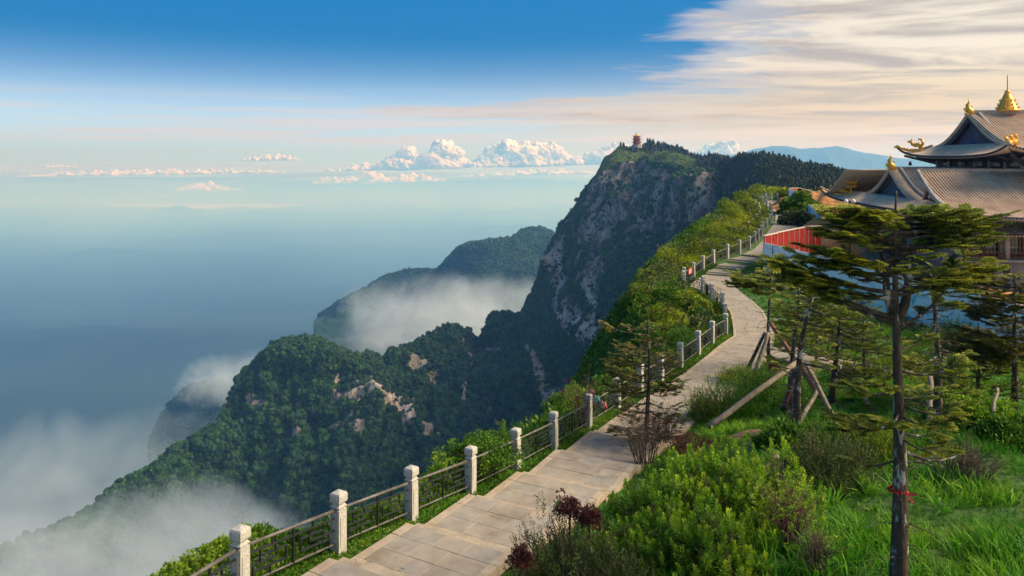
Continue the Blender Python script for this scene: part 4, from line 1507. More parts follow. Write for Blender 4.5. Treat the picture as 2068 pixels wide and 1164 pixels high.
# --- lower roof, long front slope
def lift(x, L, amt, rng):
    """corner upturn: x = distance from the corner"""
    return amt * math.exp(-max(x, 0) / rng)


UR = 36.0


def f_low(u, t):
    z = curve(-4.15, -1.12, t)
    z += lift(u, 0, .5, 1.6) * (1 - t) ** 2
    return W(u, 9.0 * t, z)


slope('front_roof', f_low, lambda t: 1.0 * t, lambda t: UR, 60, 16, .235)


# left hip end of the main lower roof (obliquely seen) and the gable wing
def f_lowside(v, t):
    z = curve(-4.35, -3.55, t, .1) + (lift(v, 0, .5, 1.6) + lift(33.6 - v, 0, .95, 2.4)) * (1 - t) ** 2
    return W(1.95 * t, v, z)


slope('gable_skirt_roof', f_lowside, lambda t: 0.0 + 1.95 * t, lambda t: 33.6 - 1.95 * t, 40, 5, .235)


def f_wing(u, t):          # front slope of the wing, down to the main roof
    return W(u, 17.7 - 6.2 * (1 - t), curve(-3.6, -1.04, t, .2))


slope('wing_roof', f_wing, lambda t: 1.75, lambda t: 8.5, 14, 10, .235)


def f_wingb(u, t):
    return W(u, 17.7 + 6.2 * (1 - t), curve(-3.6, -1.04, t, .2))


slope('wing_back_roof', f_wingb, lambda t: 1.75, lambda t: 8.5, 8, 6, .3)


def f_lowback(u, t):
    return W(u, 33.6 - 9.0 * t, curve(-4.15, -1.12, t))


mb = MB()
mb.sheet([[f_lowback(u_, t_ / 6) for u_ in (0, 2, 8, 20, UR)] for t_ in range(7)], 0, thick=(0, 0, -.15))
mb.sheet([[W(u_, 9 + 15.6 * t_ / 6, -1.14) for u_ in (8.2, 20, UR)] for t_ in range(7)], 0, thick=(0, 0, -.1))
mb.sheet([[W(1.8 + .2 * k, 9.0 + 2.6 * k / 3, -1.12 - 2.3 * k / 3) for k in range(4)], [W(2.2 + .2 * k, 9.1 + 2.6 * k / 3, -1.12 - 2.3 * k / 3) for k in range(4)]], 0, thick=(0, 0, -.1))
TBuild(mb, 'rear_roof', [M['tile']])


def gable(name, u, vc, hw, z0, z1, m_, barge=.5, sag=.2):
    """recessed board, thick curved bargeboards, tile strip over them, white ledge"""
    mb = MB()
    n = 12
    pts = []
    for i in range(-n, n + 1):
        t = 1 - abs(i) / n
        pts.append((vc + hw * i / n, curve(z0, z1, t, sag) - .12))
    rows = [[W(u + .45, v, z) for v, z in pts], [W(u + .45, v, z0 - .25) for v, z in pts]]
    mb.sheet(rows, 0, thick=TU * .15, smooth=False)
    g = TBuild(mb, name, [m_])
    for s in (-1, 1):
        bb = MB()
        ps = [(vc + s * hw * (1.06) * (1 - i / n), curve(z0, z1, i / n, sag)) for i in range(n + 1)]
        bb.sheet([[W(u, v, z - .02) for v, z in ps], [W(u, v, z - barge) for v, z in ps]], 0, thick=TU * .22, smooth=False)
        TBuild(bb, 'bargeboard', [M['tiledark']], g)
        ts = MB()
        L_ = 0
        for (v0, za), (v1, zb) in zip(ps, ps[1:]):
            for q in range(3):
                f_ = q / 3
                v_, z_ = v0 + (v1 - v0) * f_, za + (zb - za) * f_
                ts.tube([W(u - .18, v_, z_ + .03), W(u + .75, v_, z_ + .05)], .07, 5)
        ts.sheet([[W(u - .1, v, z - .03) for v, z in ps], [W(u + .8, v, z) for v, z in ps]], 0, thick=(0, 0, -.12))
        TBuild(ts, 'verge_tiles', [M['tile']], g, 'stuff')
        rd = MB()
        for (v0, za), (v1, zb) in zip(ps, ps[1:]):
            rd.bar(W(u + .85, v0, za + .14), W(u + .85, v1, zb + .14), .22, .30)
        TBuild(rd, 'descending_ridge', [M['ridge']], g)
    le = MB()
    le.bar(W(u + .1, vc - hw * .86, z0 + .02), W(u + .1, vc + hw * .86, z0 + .02), .5, .22)
    TBuild(le, 'ledge', [M['ridge']], g)
    return g


gable('lower_gable', 1.95, 17.7, 6.2, -3.6, -1.04, M['gable2'], .42, .2)
rd = MB()
rd.bar(W(2.1, 17.7, -.92), W(9.2, 17.7, -.92), .3, .3)
rd.bar(W(1.0, 9.05, -1.0), W(UR, 9.05, -1.0), .3, .32)
for q in range(10):
    a, b_ = q / 10, (q + 1) / 10
    rd.bar(f_low(1.0 * a, a) + Vector((0, 0, .12)), f_low(1.0 * b_, b_) + Vector((0, 0, .12)), .2, .28)
TBuild(rd, 'main_ridge', [M['ridge']])

# --- clerestory band between the roofs
mb = MB()
mb.add([W(9, 9, -1.3), W(UR, 9, -1.3), W(UR, 24.6, -1.3), W(9, 24.6, -1.3), W(9, 9, .35), W(UR, 9, .35), W(UR, 24.6, .35), W(9, 24.6, .35)], [(0, 1, 5, 4), (1, 2, 6, 5), (2, 3, 7, 6), (3, 0, 4, 7), (4, 5, 6, 7)])
TBuild(mb, 'clerestory_wall', [M['tiledark']])
mb = MB()
mb.bar(W(8.9, 8.85, -.98), W(UR, 8.85, -.98), .35, .22)
mb.bar(W(8.85, 8.7, -.98), W(8.85, 24.8, -.98), .35, .22)
TBuild(mb, 'sill_course', [M['ridge']])


def lattice_window(c, du, wdt, hgt, parent, frame=M['redwood'], back=True, nu=4, nv=3):
    """framed pane with a geometric grille standing proud of the wall"""
    n = Vector((du.y, -du.x, 0))
    if n.y > 0 and abs(du.x) > .5:
        n = -n
    if abs(du.y) > .5:
        n = Vector((-abs(du.y), 0, 0)) if True else n
        n = Vector((-TU.x, -TU.y, 0))
    w_ = MB()
    for (a, b_) in [((-.5, 0), (.5, 0)), ((-.5, 1), (.5, 1))]:
        w_.bar(c + du * wdt * a[0] + Vector((0, 0, hgt * a[1])) + n * .05, c + du * wdt * b_[0] + Vector((0, 0, hgt * b_[1])) + n * .05, .09, .09)
    for a in (-.5, .5):
        w_.bar(c + du * wdt * a + n * .05, c + du * wdt * a + Vector((0, 0, hgt)) + n * .05, .09, .09)
    fr = TBuild(w_, 'window', [frame], parent)
    p = MB()
    p.bar(c + du * wdt * -.48 + Vector((0, 0, hgt / 2)) + n * .012, c + du * wdt * .48 + Vector((0, 0, hgt / 2)) + n * .012, .02, hgt * .96)
    TBuild(p, 'pane', [M['glassd']], fr)
    g = MB()
    th = .035
    for i in range(1, nu):
        uu = -.5 + i / nu
        g.bar(c + du * wdt * uu + n * .045 + Vector((0, 0, .06)), c + du * wdt * uu + n * .045 + Vector((0, 0, hgt - .06)), th, th)
    for j in range(1, nv + 1):
        zz = hgt * j / (nv + 1)
        g.bar(c + du * wdt * (-.5 + (.5 / nu if j % 2 else 0)) + n * .05 + Vector((0, 0, zz)), c + du * wdt * (.5 - (.5 / nu if j % 2 else 0)) + n * .05 + Vector((0, 0, zz)), th, th)
    g.bar(c + du * wdt * -.2 + n * .055 + Vector((0, 0, hgt * .38)), c + du * wdt * .2 + n * .055 + Vector((0, 0, hgt * .38)), th, th)
    TBuild(g, 'lattice_grille', [M['lattice']], fr)
    return fr


for i in range(5):
    lattice_window(W(8.99, 10.4 + i * 3.1, -.72), TV, 1.9, .55, temple, M['tiledark'], nu=7, nv=2)
for i in range(6):
    lattice_window(W(10.6 + i * 2.9, 8.99, -.72), TU, 1.9, .55, temple, M['tiledark'], nu=7, nv=2)
mb = MB()
for i in range(7):
    mb.bar(W(8.9, 9.1 + i * 2.6, -.9), W(8.9, 9.1 + i * 2.6, .4), .28)
TBuild(mb, 'clerestory_pillars', [M['plaster']], None, 'stuff')
# brackets under the upper eave
mb = MB()
for i in range(9):
    p0 = W(9, 8.8 + i * 2.0, -.35)
    mb.bar(p0, W(6.9, 8.8 + i * 2.0, .12), .14, .16)
for i in range(12):
    mb.bar(W(9 + i * 2.0, 9, -.35), W(9 + i * 2.0, 6.7, .12), .14, .16)
mb.bar(W(9, 9, -.6), W(6.7, 6.4, .25), .2, .22)
mb.bar(W(9, 24.6, -.6), W(6.7, 27.2, .25), .2, .22)
TBuild(mb, 'eave_bracket', [M['tiledark']], None, 'stuff')
bl = MB().lathe([(.02, .45), (.10, .40), (.14, .25), (.17, .05), (.20, 0)], (0, 0, 0), 8)
bl.v = [tuple(W(6.9, 26.3, -.75) + Vector(v)) for v in bl.v]
TBuild(bl, 'wind_bell', [M['tiledark']])

# --- upper roof
UV0, UV1, UU = 5.8, 27.8, 6.15
VC = (UV0 + UV1) / 2


def f_up(u, t):
    z = curve(.12, 3.95, t, .20) + lift(u - UU, 0, .95, 2.2) * (1 - t) ** 3
    return W(u, UV0 + (VC - UV0) * t, z)


G0 = .32                       # share of the slope that lies outside the gable triangle


def ua_up(t):
    return UU + (2.1 * t / G0 if t < G0 else 2.1)


slope('upper_front_roof', f_up, ua_up, lambda t: UR, 60, 20, .235)
mb = MB()
mb.sheet([[W(UU + 2.1 + (UR - UU - 2.1) * j / 4, UV1 - (VC - UV0) * t_ / 8, curve(.12, 3.95, t_ / 8, .2)) for j in range(5)] for t_ in range(9)], 0, thick=(0, 0, -.15))
TBuild(mb, 'upper_rear_roof', [M['tile']])


def f_upside(v, t):
    z = curve(.12, 1.12, t, .12) + (lift(v - UV0, 0, .95, 2.2) + lift(UV1 - v, 0, 1.05, 2.6)) * (1 - t) ** 2
    return W(UU + 2.15 * t, v, z)


slope('upper_skirt_roof', f_upside, lambda t: UV0 + 3.5 * t, lambda t: UV1 - 3.5 * t, 40, 6, .235)
gable('upper_gable', UU + 2.1, VC, 6.1, 1.12, 3.95, M['gable'], .6, .2)
# underside of the upper eaves, dark timber
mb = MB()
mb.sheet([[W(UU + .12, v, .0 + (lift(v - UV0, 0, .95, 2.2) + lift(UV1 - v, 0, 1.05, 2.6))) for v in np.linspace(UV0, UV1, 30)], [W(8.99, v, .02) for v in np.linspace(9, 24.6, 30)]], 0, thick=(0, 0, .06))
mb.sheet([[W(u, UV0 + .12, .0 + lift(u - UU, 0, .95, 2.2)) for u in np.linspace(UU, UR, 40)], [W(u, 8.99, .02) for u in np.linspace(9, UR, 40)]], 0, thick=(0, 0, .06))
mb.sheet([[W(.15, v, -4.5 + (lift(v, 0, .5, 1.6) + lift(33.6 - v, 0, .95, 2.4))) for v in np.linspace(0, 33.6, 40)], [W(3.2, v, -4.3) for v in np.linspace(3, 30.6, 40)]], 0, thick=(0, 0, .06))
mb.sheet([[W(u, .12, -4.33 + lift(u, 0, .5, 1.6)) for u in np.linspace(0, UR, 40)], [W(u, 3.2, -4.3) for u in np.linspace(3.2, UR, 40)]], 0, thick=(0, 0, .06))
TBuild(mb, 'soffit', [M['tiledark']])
rd = MB()
rd.bar(W(UU + 2.0, VC, 4.1), W(UR, VC, 4.1), .34, .42)
for s, v0, vs_ in ((1, UV0, 3.5), (-1, UV1, 3.5)):
    for q in range(10):
        a, b_ = q / 10, (q + 1) / 10
        rd.bar(f_upside(v0 + s * 3.5 * a, a) + Vector((0, 0, .12)), f_upside(v0 + s * 3.5 * b_, b_) + Vector((0, 0, .12)), .22, .28)
for s, v0 in ((1, 0.0), (-1, 33.6)):
    for q in range(6):
        a, b_ = q / 6, (q + 1) / 6
        rd.bar(f_lowside(v0 + s * 1.95 * a, a) + Vector((0, 0, .12)), f_lowside(v0 + s * 1.95 * b_, b_) + Vector((0, 0, .12)), .22, .26)
TBuild(rd, 'upper_ridge', [M['ridge']])


# --- gilt ornaments
def beast(c, d, s=1.0, tail=True, name='ridge_beast'):
    """curled ridge dragon: body, raised head and crest, curling tail"""
    c = Vector(c)
    d = Vector(d).normalized()
    U = Vector((0, 0, 1))
    q = lambda a, h: c + d * a * s + U * h * s
    mb = MB()
    mb.tube([q(-.5, .0), q(-.42, .25), q(-.2, .42), q(.1, .36), q(.35, .45), q(.5, .72)], [.16 * s, .22 * s, .24 * s, .2 * s, .17 * s, .1 * s], 7)
    mb.tube([q(.42, .62), q(.62, .78), q(.85, .70)], [.15 * s, .15 * s, .05 * s], 6)
    mb.tube([q(.45, .8), q(.38, 1.02), q(.5, 1.15)], [.07 * s, .05 * s, .01 * s], 5)
    if tail:
        mb.tube([q(-.45, .2), q(-.68, .55), q(-.55, .95), q(-.25, 1.0), q(-.22, .8)], [.14 * s, .16 * s, .13 * s, .08 * s, .02 * s], 6)
    for a in (-.25, 0, .2):
        mb.tube([q(a, .5), q(a - .08, .78)], [.06 * s, .01 * s], 4)
    mb.bar(q(-.6, -.08), q(.5, -.08), .36 * s, .2 * s)
    return TBuild(mb, name, [M['gold']])


def chiwen(c, d, s):
    """upright fish-tailed finial at a ridge end"""
    c = Vector(c)
    d = Vector(d).normalized()
    U = Vector((0, 0, 1))
    q = lambda a, h: c + d * a * s + U * h * s
    mb = MB()
    mb.tube([q(.3, 0), q(.2, .4), q(-.05, .7), q(-.1, 1.1), q(.12, 1.45), q(.02, 1.75)], [.42 * s, .40 * s, .30 * s, .22 * s, .14 * s, .02 * s], 8)
    mb.tube([q(-.1, .35), q(-.4, .5), q(-.5, .8)], [.2 * s, .14 * s, .03 * s], 6)
    mb.tube([q(.35, .8), q(.48, 1.15)], [.1 * s, .02 * s], 5)
    mb.bar(q(-.35, .02), q(.5, .02), .5 * s, .3 * s)
    return TBuild(mb, 'ridge_finial', [M['gold']])


chiwen(W(UU + 2.1, VC, 4.0), TU, .72)
chiwen(W(1.95, 17.7, -1.05), TU, .78)
beast(W(UU + .5, UV0 + .9, .85), -TU - TV, .9)
beast(W(UU + 1.5, UV0 + 2.2, .95), -TU - TV, .9)
beast(W(UU + .9, UV1 - 2.6, .95), -TU + TV, 1.0)
for i in range(5):
    beast(W(UU + .15 + i * .16, UV1 - .3 - i * .45, .95 - i * .07), -TU + TV, .33, False, 'corner_figure')
mbt = MB().tube([W(UU - .15, UV1 + .2, 1.2), W(UU + .2, UV1 - .5, 1.12)], [.1, .2], 6)
TBuild(mbt, 'eave_tip', [M['gold']])
for i, (vv, s) in enumerate([(33.3, .5), (32.3, .42), (31.0, .42), (29.6, .95), (27.8, .7), (26.4, .45)]):
    beast(W(.15 + i * .26, vv, -3.75 + .02 * i - .05 * i), -TU + TV, s, s > .6, 'corner_figure')
beast(W(1.3, 27.0, -2.9), -TU, .9)
# pinnacle on the ridge with aerial
px_ = W(11.5, VC, 4.2)
mb = MB()
mb.lathe([(1.0, 0), (1.02, .12), (.86, .2), (.80, .42), (.62, .72), (.52, 1.0), (.40, 1.25), (.30, 1.5), (.22, 1.66), (.26, 1.72), (.16, 1.85), (.05, 1.95)], tuple(px_), 8)
for k in range(8):
    an = k * math.pi / 4
    for h, r in ((.25, .84), (.55, .70), (.9, .56)):
        mb.tube([px_ + Vector((math.cos(an) * r, math.sin(an) * r, h)), px_ + Vector((math.cos(an) * (r + .08), math.sin(an) * (r + .08), h + .22))], [.09, .02], 4)
TBuild(mb, 'gilded_pinnacle', [M['gold']])
mb = MB().tube([px_ + Vector((0, 0, 1.9)), px_ + Vector((0, 0, 3.2))], .035, 5)
TBuild(mb, 'aerial_rod', [M['iron']])

# --- hall body: veranda roof, windows, plinth
mb = MB()
mb.add([W(3.3, 3.3, -10.8), W(UR, 3.3, -10.8), W(UR, 30.3, -10.8), W(3.3, 30.3, -10.8), W(3.3, 3.3, -4.25), W(UR, 3.3, -4.25), W(UR, 30.3, -4.25), W(3.3, 30.3, -4.25)], [(0, 1, 5, 4), (1, 2, 6, 5), (2, 3, 7, 6), (3, 0, 4, 7)])
TBuild(mb, 'hall_wall', [M['plaster']])


def f_ver(u, t):
    return W(u, 1.5 + 1.75 * t, curve(-5.35, -4.75, t, .1))


slope('veranda_roof', f_ver, lambda t: .8, lambda t: UR, 40, 4, .235)
mb = MB()
mb.add([W(1.4, 2.2, -7.35), W(UR, 2.2, -7.35), W(UR, 3.28, -7.35), W(1.4, 3.28, -7.35), W(1.4, 2.2, -10.8), W(UR, 2.2, -10.8), W(UR, 3.28, -10.8), W(1.4, 3.28, -10.8)], [(0, 1, 2, 3), (0, 4, 5, 1), (0, 3, 7, 4)])
TBuild(mb, 'plinth_wall', [M['plaster']])
mb = MB().bar(W(1.3, 2.1, -7.3), W(UR, 2.1, -7.3), .22, .18)
TBuild(mb, 'plinth_coping', [M['ridge']])
for i in range(9):
    u = 1.9 + i * 2.55
    mb = MB().tube([W(u, 2.45, -7.3), W(u, 2.45, -5.3)], .17, 10)
    TBuild(mb, 'column', [M['stone'] if i % 2 else M['redwood']])
    if i < 8:
        mb = MB()
        mb.bar(W(u + .15, 2.4, -6.75), W(u + 2.4, 2.4, -6.75), .07, .08)
        mb.bar(W(u + .15, 2.4, -7.05), W(u + 2.4, 2.4, -7.05), .06, .06)
        for q in range(1, 6):
            mb.bar(W(u + q * .42, 2.4, -7.22), W(u + q * .42, 2.4, -6.78), .05, .05)
        TBuild(mb, 'balustrade', [M['redwood']])
        for q in range(2):
            lattice_window(W(u + .72 + q * 1.15, 3.28, -7.05), TU, .95, 1.6, temple, nu=4, nv=4)
mb = MB().bar(W(1.5, 2.45, -5.42), W(UR, 2.45, -5.42), .2, .22)
TBuild(mb, 'architrave', [M['redwood']])
for i in range(5):
    u = 2.6 + i * 4.2
    lattice_window(W(u, 2.18, -9.0), TU, 1.5, .95, temple, nu=6, nv=3)
for i in range(3):
    u = 4.2 + i * 4.2
    mb = MB().bar(W(u, 2.1, -10.6), W(u, 2.1, -7.45), .5, .25)
    TBuild(mb, 'pilaster', [M['tiledark']])

# ---------------------------------------------------------------- lamp post before the hall
lp = empty('lamp_post', tuple(P(1716, 470, 58)), 'dark lamp post with two pale globes standing before the left corner of the roof', 'lamp')
lp.location = (P(1716, 400, 60).x, 60, -9.2)
MB().tube([(0, 0, 0), (0, 0, 5.4)], [.09, .06], 8).build('pole', [M['iron']], lp)
mb = MB()
mb.tube([(0, 0, 5.2), (-.28, 0, 5.35), (-.3, 0, 5.5)], .04, 5)
mb.tube([(0, 0, 5.2), (.28, 0, 5.35), (.3, 0, 5.5)], .04, 5)
mb.box((0, 0, 5.0), (.5, .4, .35))
mb.build('bracket', [M['iron']], lp)
for s in (-1, 1):
    mb = MB().lathe([(.05, -.16), (.16, -.1), (.19, 0), (.15, .12), (.03, .2)], (s * .3, 0, 5.66), 8)
    mb.build('globe', [surf('pale_glass', [(0.3, (0.62, 0.58, 0.5)), (0.7, (0.75, 0.7, 0.62))], 3, 2, .4)], lp)

# ---------------------------------------------------------------- hoardings round the building site
def print_mat(name, seed, kindp):
    """printed mountain scene: pale sky, blue mist, green pines low down"""
    def b(t, out):
        tcn = t.new('ShaderNodeTexCoord')
        x, y, z = t.sep(tcn.outputs['UV']) if False else t.sep(tcn.outputs['Generated'])
        g = tcn.outputs['Object']
        n = t.noise(t.vm('ADD', g, (seed, 0, 0)), 0.55, 6, 0.65, .6)
        n2_ = t.noise(t.vm('ADD', g, (seed * 2, 3, 0)), 2.2, 6, 0.7, .8)
        if kindp == 'mist':
            c = t.ramp(n, [(0.26, (0.02, 0.20, 0.34)), (0.34, (0.10, 0.50, 0.56)), (0.42, (0.78, 0.80, 0.82)), (0.7, (0.84, 0.84, 0.84))])
            low = t.smooth(t.m('ADD', z, t.m('MULTIPLY', t.m('SUBTRACT', n, .5), 1.4)), 0.26, 0.12)
            c = t.mix(low, c, t.ramp(n2_, [(0.35, (0.02, 0.10, 0.10)), (0.55, (0.06, 0.30, 0.36)), (0.7, (0.10, 0.42, 0.60))]))
        elif kindp == 'sky':
            c = t.ramp(n, [(0.3, (0.02, 0.30, 0.62)), (0.45, (0.08, 0.45, 0.75)), (0.6, (0.70, 0.78, 0.85))])
        else:
            low = t.smooth(t.m('ADD', z, t.m('MULTIPLY', t.m('SUBTRACT', n2_, .5), .9)), 0.55, 0.35)
            c = t.mix(low, (0.66, 0.74, 0.82), t.ramp(n2_, [(0.35, (0.02, 0.10, 0.06)), (0.65, (0.10, 0.32, 0.22))]))
        p = t.new('ShaderNodeBsdfPrincipled')
        t.put(p.inputs['Base Color'], c)
        p.inputs['Roughness'].default_value = 0.6
        t.l.new(p.outputs[0], out.inputs[0])
    return mat(name, b)


M['redsheet'] = surf('red_sheet_steel', [(0.3, (0.20, 0.010, 0.008)), (0.7, (0.34, 0.022, 0.015))], 2, 4, .6)
M['frame'] = surf('pale_steel', [(0.3, (0.5, 0.42, 0.36)), (0.7, (0.68, 0.58, 0.5))], 3, 3, .6)


def hoarding(label, pts, hs, m_, step=3.0, inner=None, drop=0.0):
    """pts: (x, y, z base); sheets between posts; inner: red side away from the camera"""
    root = empty('hoarding', pts[0], label, 'hoarding')
    o0 = Vector(pts[0])
    for i in range(len(pts) - 1):
        a, b_ = Vector(pts[i]), Vector(pts[i + 1])
        L = (b_ - a).length
        n = max(1, round(L / step))
        d = (b_ - a) / n
        s = Vector((d.y, -d.x, 0)).normalized()
        for k in range(n):
            p, q = a + d * k, a + d * (k + 1)
            h0 = hs[i] + (hs[i + 1] - hs[i]) * k / n
            h1 = hs[i] + (hs[i + 1] - hs[i]) * (k + 1) / n
            zj = r_.uniform(-.03, .03)
            mb = MB()
            vs = []
            for off in (.03, -.03):
                for (pp, hh) in ((p, 0), (q, 0), (q, h1), (p, h0)):
                    vs.append(pp - o0 + s * off + Vector((0, 0, hh + (zj if hh else -.6))))
            mb.add(vs, [(0, 1, 2, 3), (7, 6, 5, 4), (0, 4, 5, 1), (1, 5, 6, 2), (2, 6, 7, 3), (3, 7, 4, 0)], 0)
            mb.build('panel', [m_], root)
            for sgn in ((.07, -.07) if m_ is M['redsheet'] else (-.07,)):
                mm = MB()
                nn = 2 if m_ is M['redsheet'] else 1
                for z_ in range(nn):
                    pz = p + d * (z_ / nn)
                    mm.bar(pz - o0 + s * sgn + Vector((0, 0, -.3)), pz - o0 + s * sgn + Vector((0, 0, h0 + .02)), .045)
                mm.bar(p - o0 + s * sgn + Vector((0, 0, h0 + zj + .02)), q - o0 + s * sgn + Vector((0, 0, h1 + zj + .02)), .08, .06)
                mm.build('stud_frame', [M['frame']], root)
    return root


def hz_(x, y):
    return (x, y, gz(x, y))


hoarding('long hoarding printed with pale misty mountains behind the firs', [(19.3, 56, -9.15), (21.9, 49.5, -9.5), (24.5, 43.2, -9.95), (26.6, 38, -10.35), (29.6, 30.6, -10.6)], [2.6, 2.6, 2.62, 2.6, 2.6], print_mat('misty_print', 3.1, 'mist'))
hoarding('red sheet hoarding with pale studs running beside the upper path', [(19.35, 56.1, -9.1), (26.7, 66, -8.9), (28.3, 67, -8.9)], [3.15, 2.75, 2.7], M['redsheet'])
tp = lambda px, yt, Y, h: (P(px, yt, Y).x, Y, P(px, yt, Y).z - h)
hoarding('white hoarding printed with green pines beside the lookout terrace', [tp(1593, 383, 112, 3.0), tp(1633, 397, 100, 3.0)], [3.0, 3.0], print_mat('pine_print', 9.7, 'pine'))
hoarding('hoarding printed with blue sky below the earth mound', [tp(1632, 414, 92, 3.2), tp(1658, 426, 84, 3.2)], [3.2, 3.2], print_mat('sky_print', 5.2, 'sky'))
hoarding('far red sheet hoarding rising behind the orange earth mound', [tp(1594, 381, 112.2, 3.0), tp(1613, 380, 118, 3.0), tp(1652, 390, 112, 3.0), tp(1700, 401, 100, 3.0)], [3.0, 3.0, 3.0, 2.6], M['redsheet'])

# orange earth heaped inside the fences
M['earth'] = surf('orange_earth', [(0.3, (0.22, 0.095, 0.03)), (0.55, (0.40, 0.19, 0.07)), (0.75, (0.52, 0.30, 0.14))], .9, 8, .95, 1.2, 6, rr=.7)


def heap(label, cx, cy, zb, rx, ry, h, rz, seed, n=70):
    V, T_ = [], []
    u = np.linspace(-1, 1, n)
    X, Y_ = np.meshgrid(u, u)
    R = np.sqrt(X ** 2 + Y_ ** 2)
    top = np.clip(1.15 - R ** 2 * 1.15, 0, 1)
    top = np.sqrt(top)
    q = np.stack([X * rx, Y_ * ry, X * 0], -1)
    Z = zb - .8 + (h + .8) * top * (1 + .22 * fbm(q / 2.2, 4, seed)) + .18 * fbm(q / .6, 3, seed + 1) * (top > 0)
    c, s = math.cos(rz), math.sin(rz)
    XX = cx + X * rx * c - Y_ * ry * s
    YY = cy + X * rx * s + Y_ * ry * c
    ii = np.arange(n - 1)[:, None] * n + np.arange(n - 1)[None]
    o = tri_mesh('earth_mound', np.stack([XX, YY, Z], -1).reshape(-1, 3), np.stack([ii, ii + 1, ii + n + 1, ii + n], -1).reshape(-1, 4), [M['earth']], smooth=True)
    return tag(o, label, 'earth mound')


heap('orange earth mound piled up to the top of the pine printed hoarding', 44.5, 101, -8.0, 10, 11, 2.6, -.6, 4)
heap('orange earth slope spilling below the left corner of the temple roof', 33.5, 76, -8.6, 5.5, 11, 1.6, -.45, 5)
heap('rubble strewn orange earth bank between long hoarding and temple plinth', 29.3, 45.0, -10.2, 4.0, 8.5, 1.5, .35, 6)
heap('low orange earth bank at the foot of the temple plinth', 33.5, 41, -10.3, 4.2, 7.0, 1.0, .35, 7)
# broken stones on the banks: too many to count
rv, rt_ = ico(1)
r8 = np.random.default_rng(8)
n = 2600
sx = r8.normal(29.5, 2.4, n)
sy = r8.normal(45, 4.5, n)
sz_ = -10.2 + 1.35 * np.clip(1 - ((sx - 29.3) / 5.5) ** 2 - ((sy - 45) / 10) ** 2, -.2, 1)
Vv, Tt = stamp(rv * (1 + .2 * fbm(rv * 2, 2, 3))[:, None], rt_, np.stack([sx, sy, sz_ + .1], 1), basis(r8.normal(size=(n, 3))), r8.uniform(.05, .22, (n, 3)))
tag(tri_mesh('rubble', Vv, Tt, [surf('rubble_stone', [(0.3, (0.30, 0.19, 0.10)), (0.7, (0.62, 0.46, 0.30))], 1.0, 4, .95)]), kind='stuff')

# ---------------------------------------------------------------- the pavilion on the summit
pg = P(1286, 294, 1215)
pag = empty('summit_pavilion', tuple(pg), 'small red tiered pavilion on the summit of the cliff', 'pavilion')
M['pagred'] = surf('pavilion_red', [(0.3, (0.30, 0.05, 0.035)), (0.7, (0.50, 0.13, 0.09))], .2, 4, .8)
M['pagroof'] = surf('pavilion_roof', [(0.3, (0.16, 0.05, 0.03)), (0.7, (0.34, 0.13, 0.05))], .2, 4, .7)
M['paggold'] = surf('pavilion_gold', [(0.3, (0.45, 0.25, 0.05)), (0.7, (0.60, 0.36, 0.08))], .2, 4, .6)
MB().lathe([(8.5, -4), (8.5, 1.0), (8.0, 1.2)], (0, 0, 0), 8, smooth=False).build('terrace', [M['ridge']], pag)
z = 1.2
for i, (r, hh) in enumerate([(6.2, 4.0), (5.8, 3.9), (5.2, 3.6)]):
    mb = MB().lathe([(r * .8, z), (r * .8, z + hh)], (0, 0, 0), 8, smooth=False)
    for k in range(8):
        an = k * math.pi / 4 + math.pi / 8
        mb.tube([(math.cos(an) * r * .98, math.sin(an) * r * .98, z), (math.cos(an) * r * .98, math.sin(an) * r * .98, z + hh)], .3, 5)
    mb.build('storey', [M['pagred']], pag)
    e = r + 2.6
    roof = MB()
    vs, fs = [], []
    for j, (rr2, zz) in enumerate([(e, 0.0), (e * .86, .55), (r * .9, 1.7)]):
        for k in range(16):
            an = k * math.pi / 8
            tipf = 1 if k % 2 == 0 else 0
            up = (1.3 if tipf else 0) * (1 if j == 0 else (.3 if j == 1 else 0))
            ro = rr2 * (1.06 if tipf else .97)
            vs.append((math.cos(an) * ro, math.sin(an) * ro, z + hh + zz + up - .3))
    for j in range(2):
        for k in range(16):
            fs.append((j * 16 + k, j * 16 + (k + 1) % 16, (j + 1) * 16 + (k + 1) % 16, (j + 1) * 16 + k))
    fs.append(tuple(range(16))[::-1])
    fs.append(tuple(range(32, 48)))
    roof.add(vs, fs)
    roof.build('roof', [M['pagroof'] if i < 2 else M['paggold']], pag)
    z += hh + 1.2
MB().lathe([(4.6, z - .2), (3.2, z + 1.0), (1.6, z + 2.4), (.8, z + 3.2), (.9, z + 3.8), (.1, z + 5.4)], (0, 0, 0), 8).build('crowning_roof', [M['paggold']], pag)
# ---------------------------------------------------------------- vegetation close by
RV = np.random.default_rng(21)


def unit(v):
    return v / (np.linalg.norm(v, axis=-1, keepdims=True) + 1e-9)


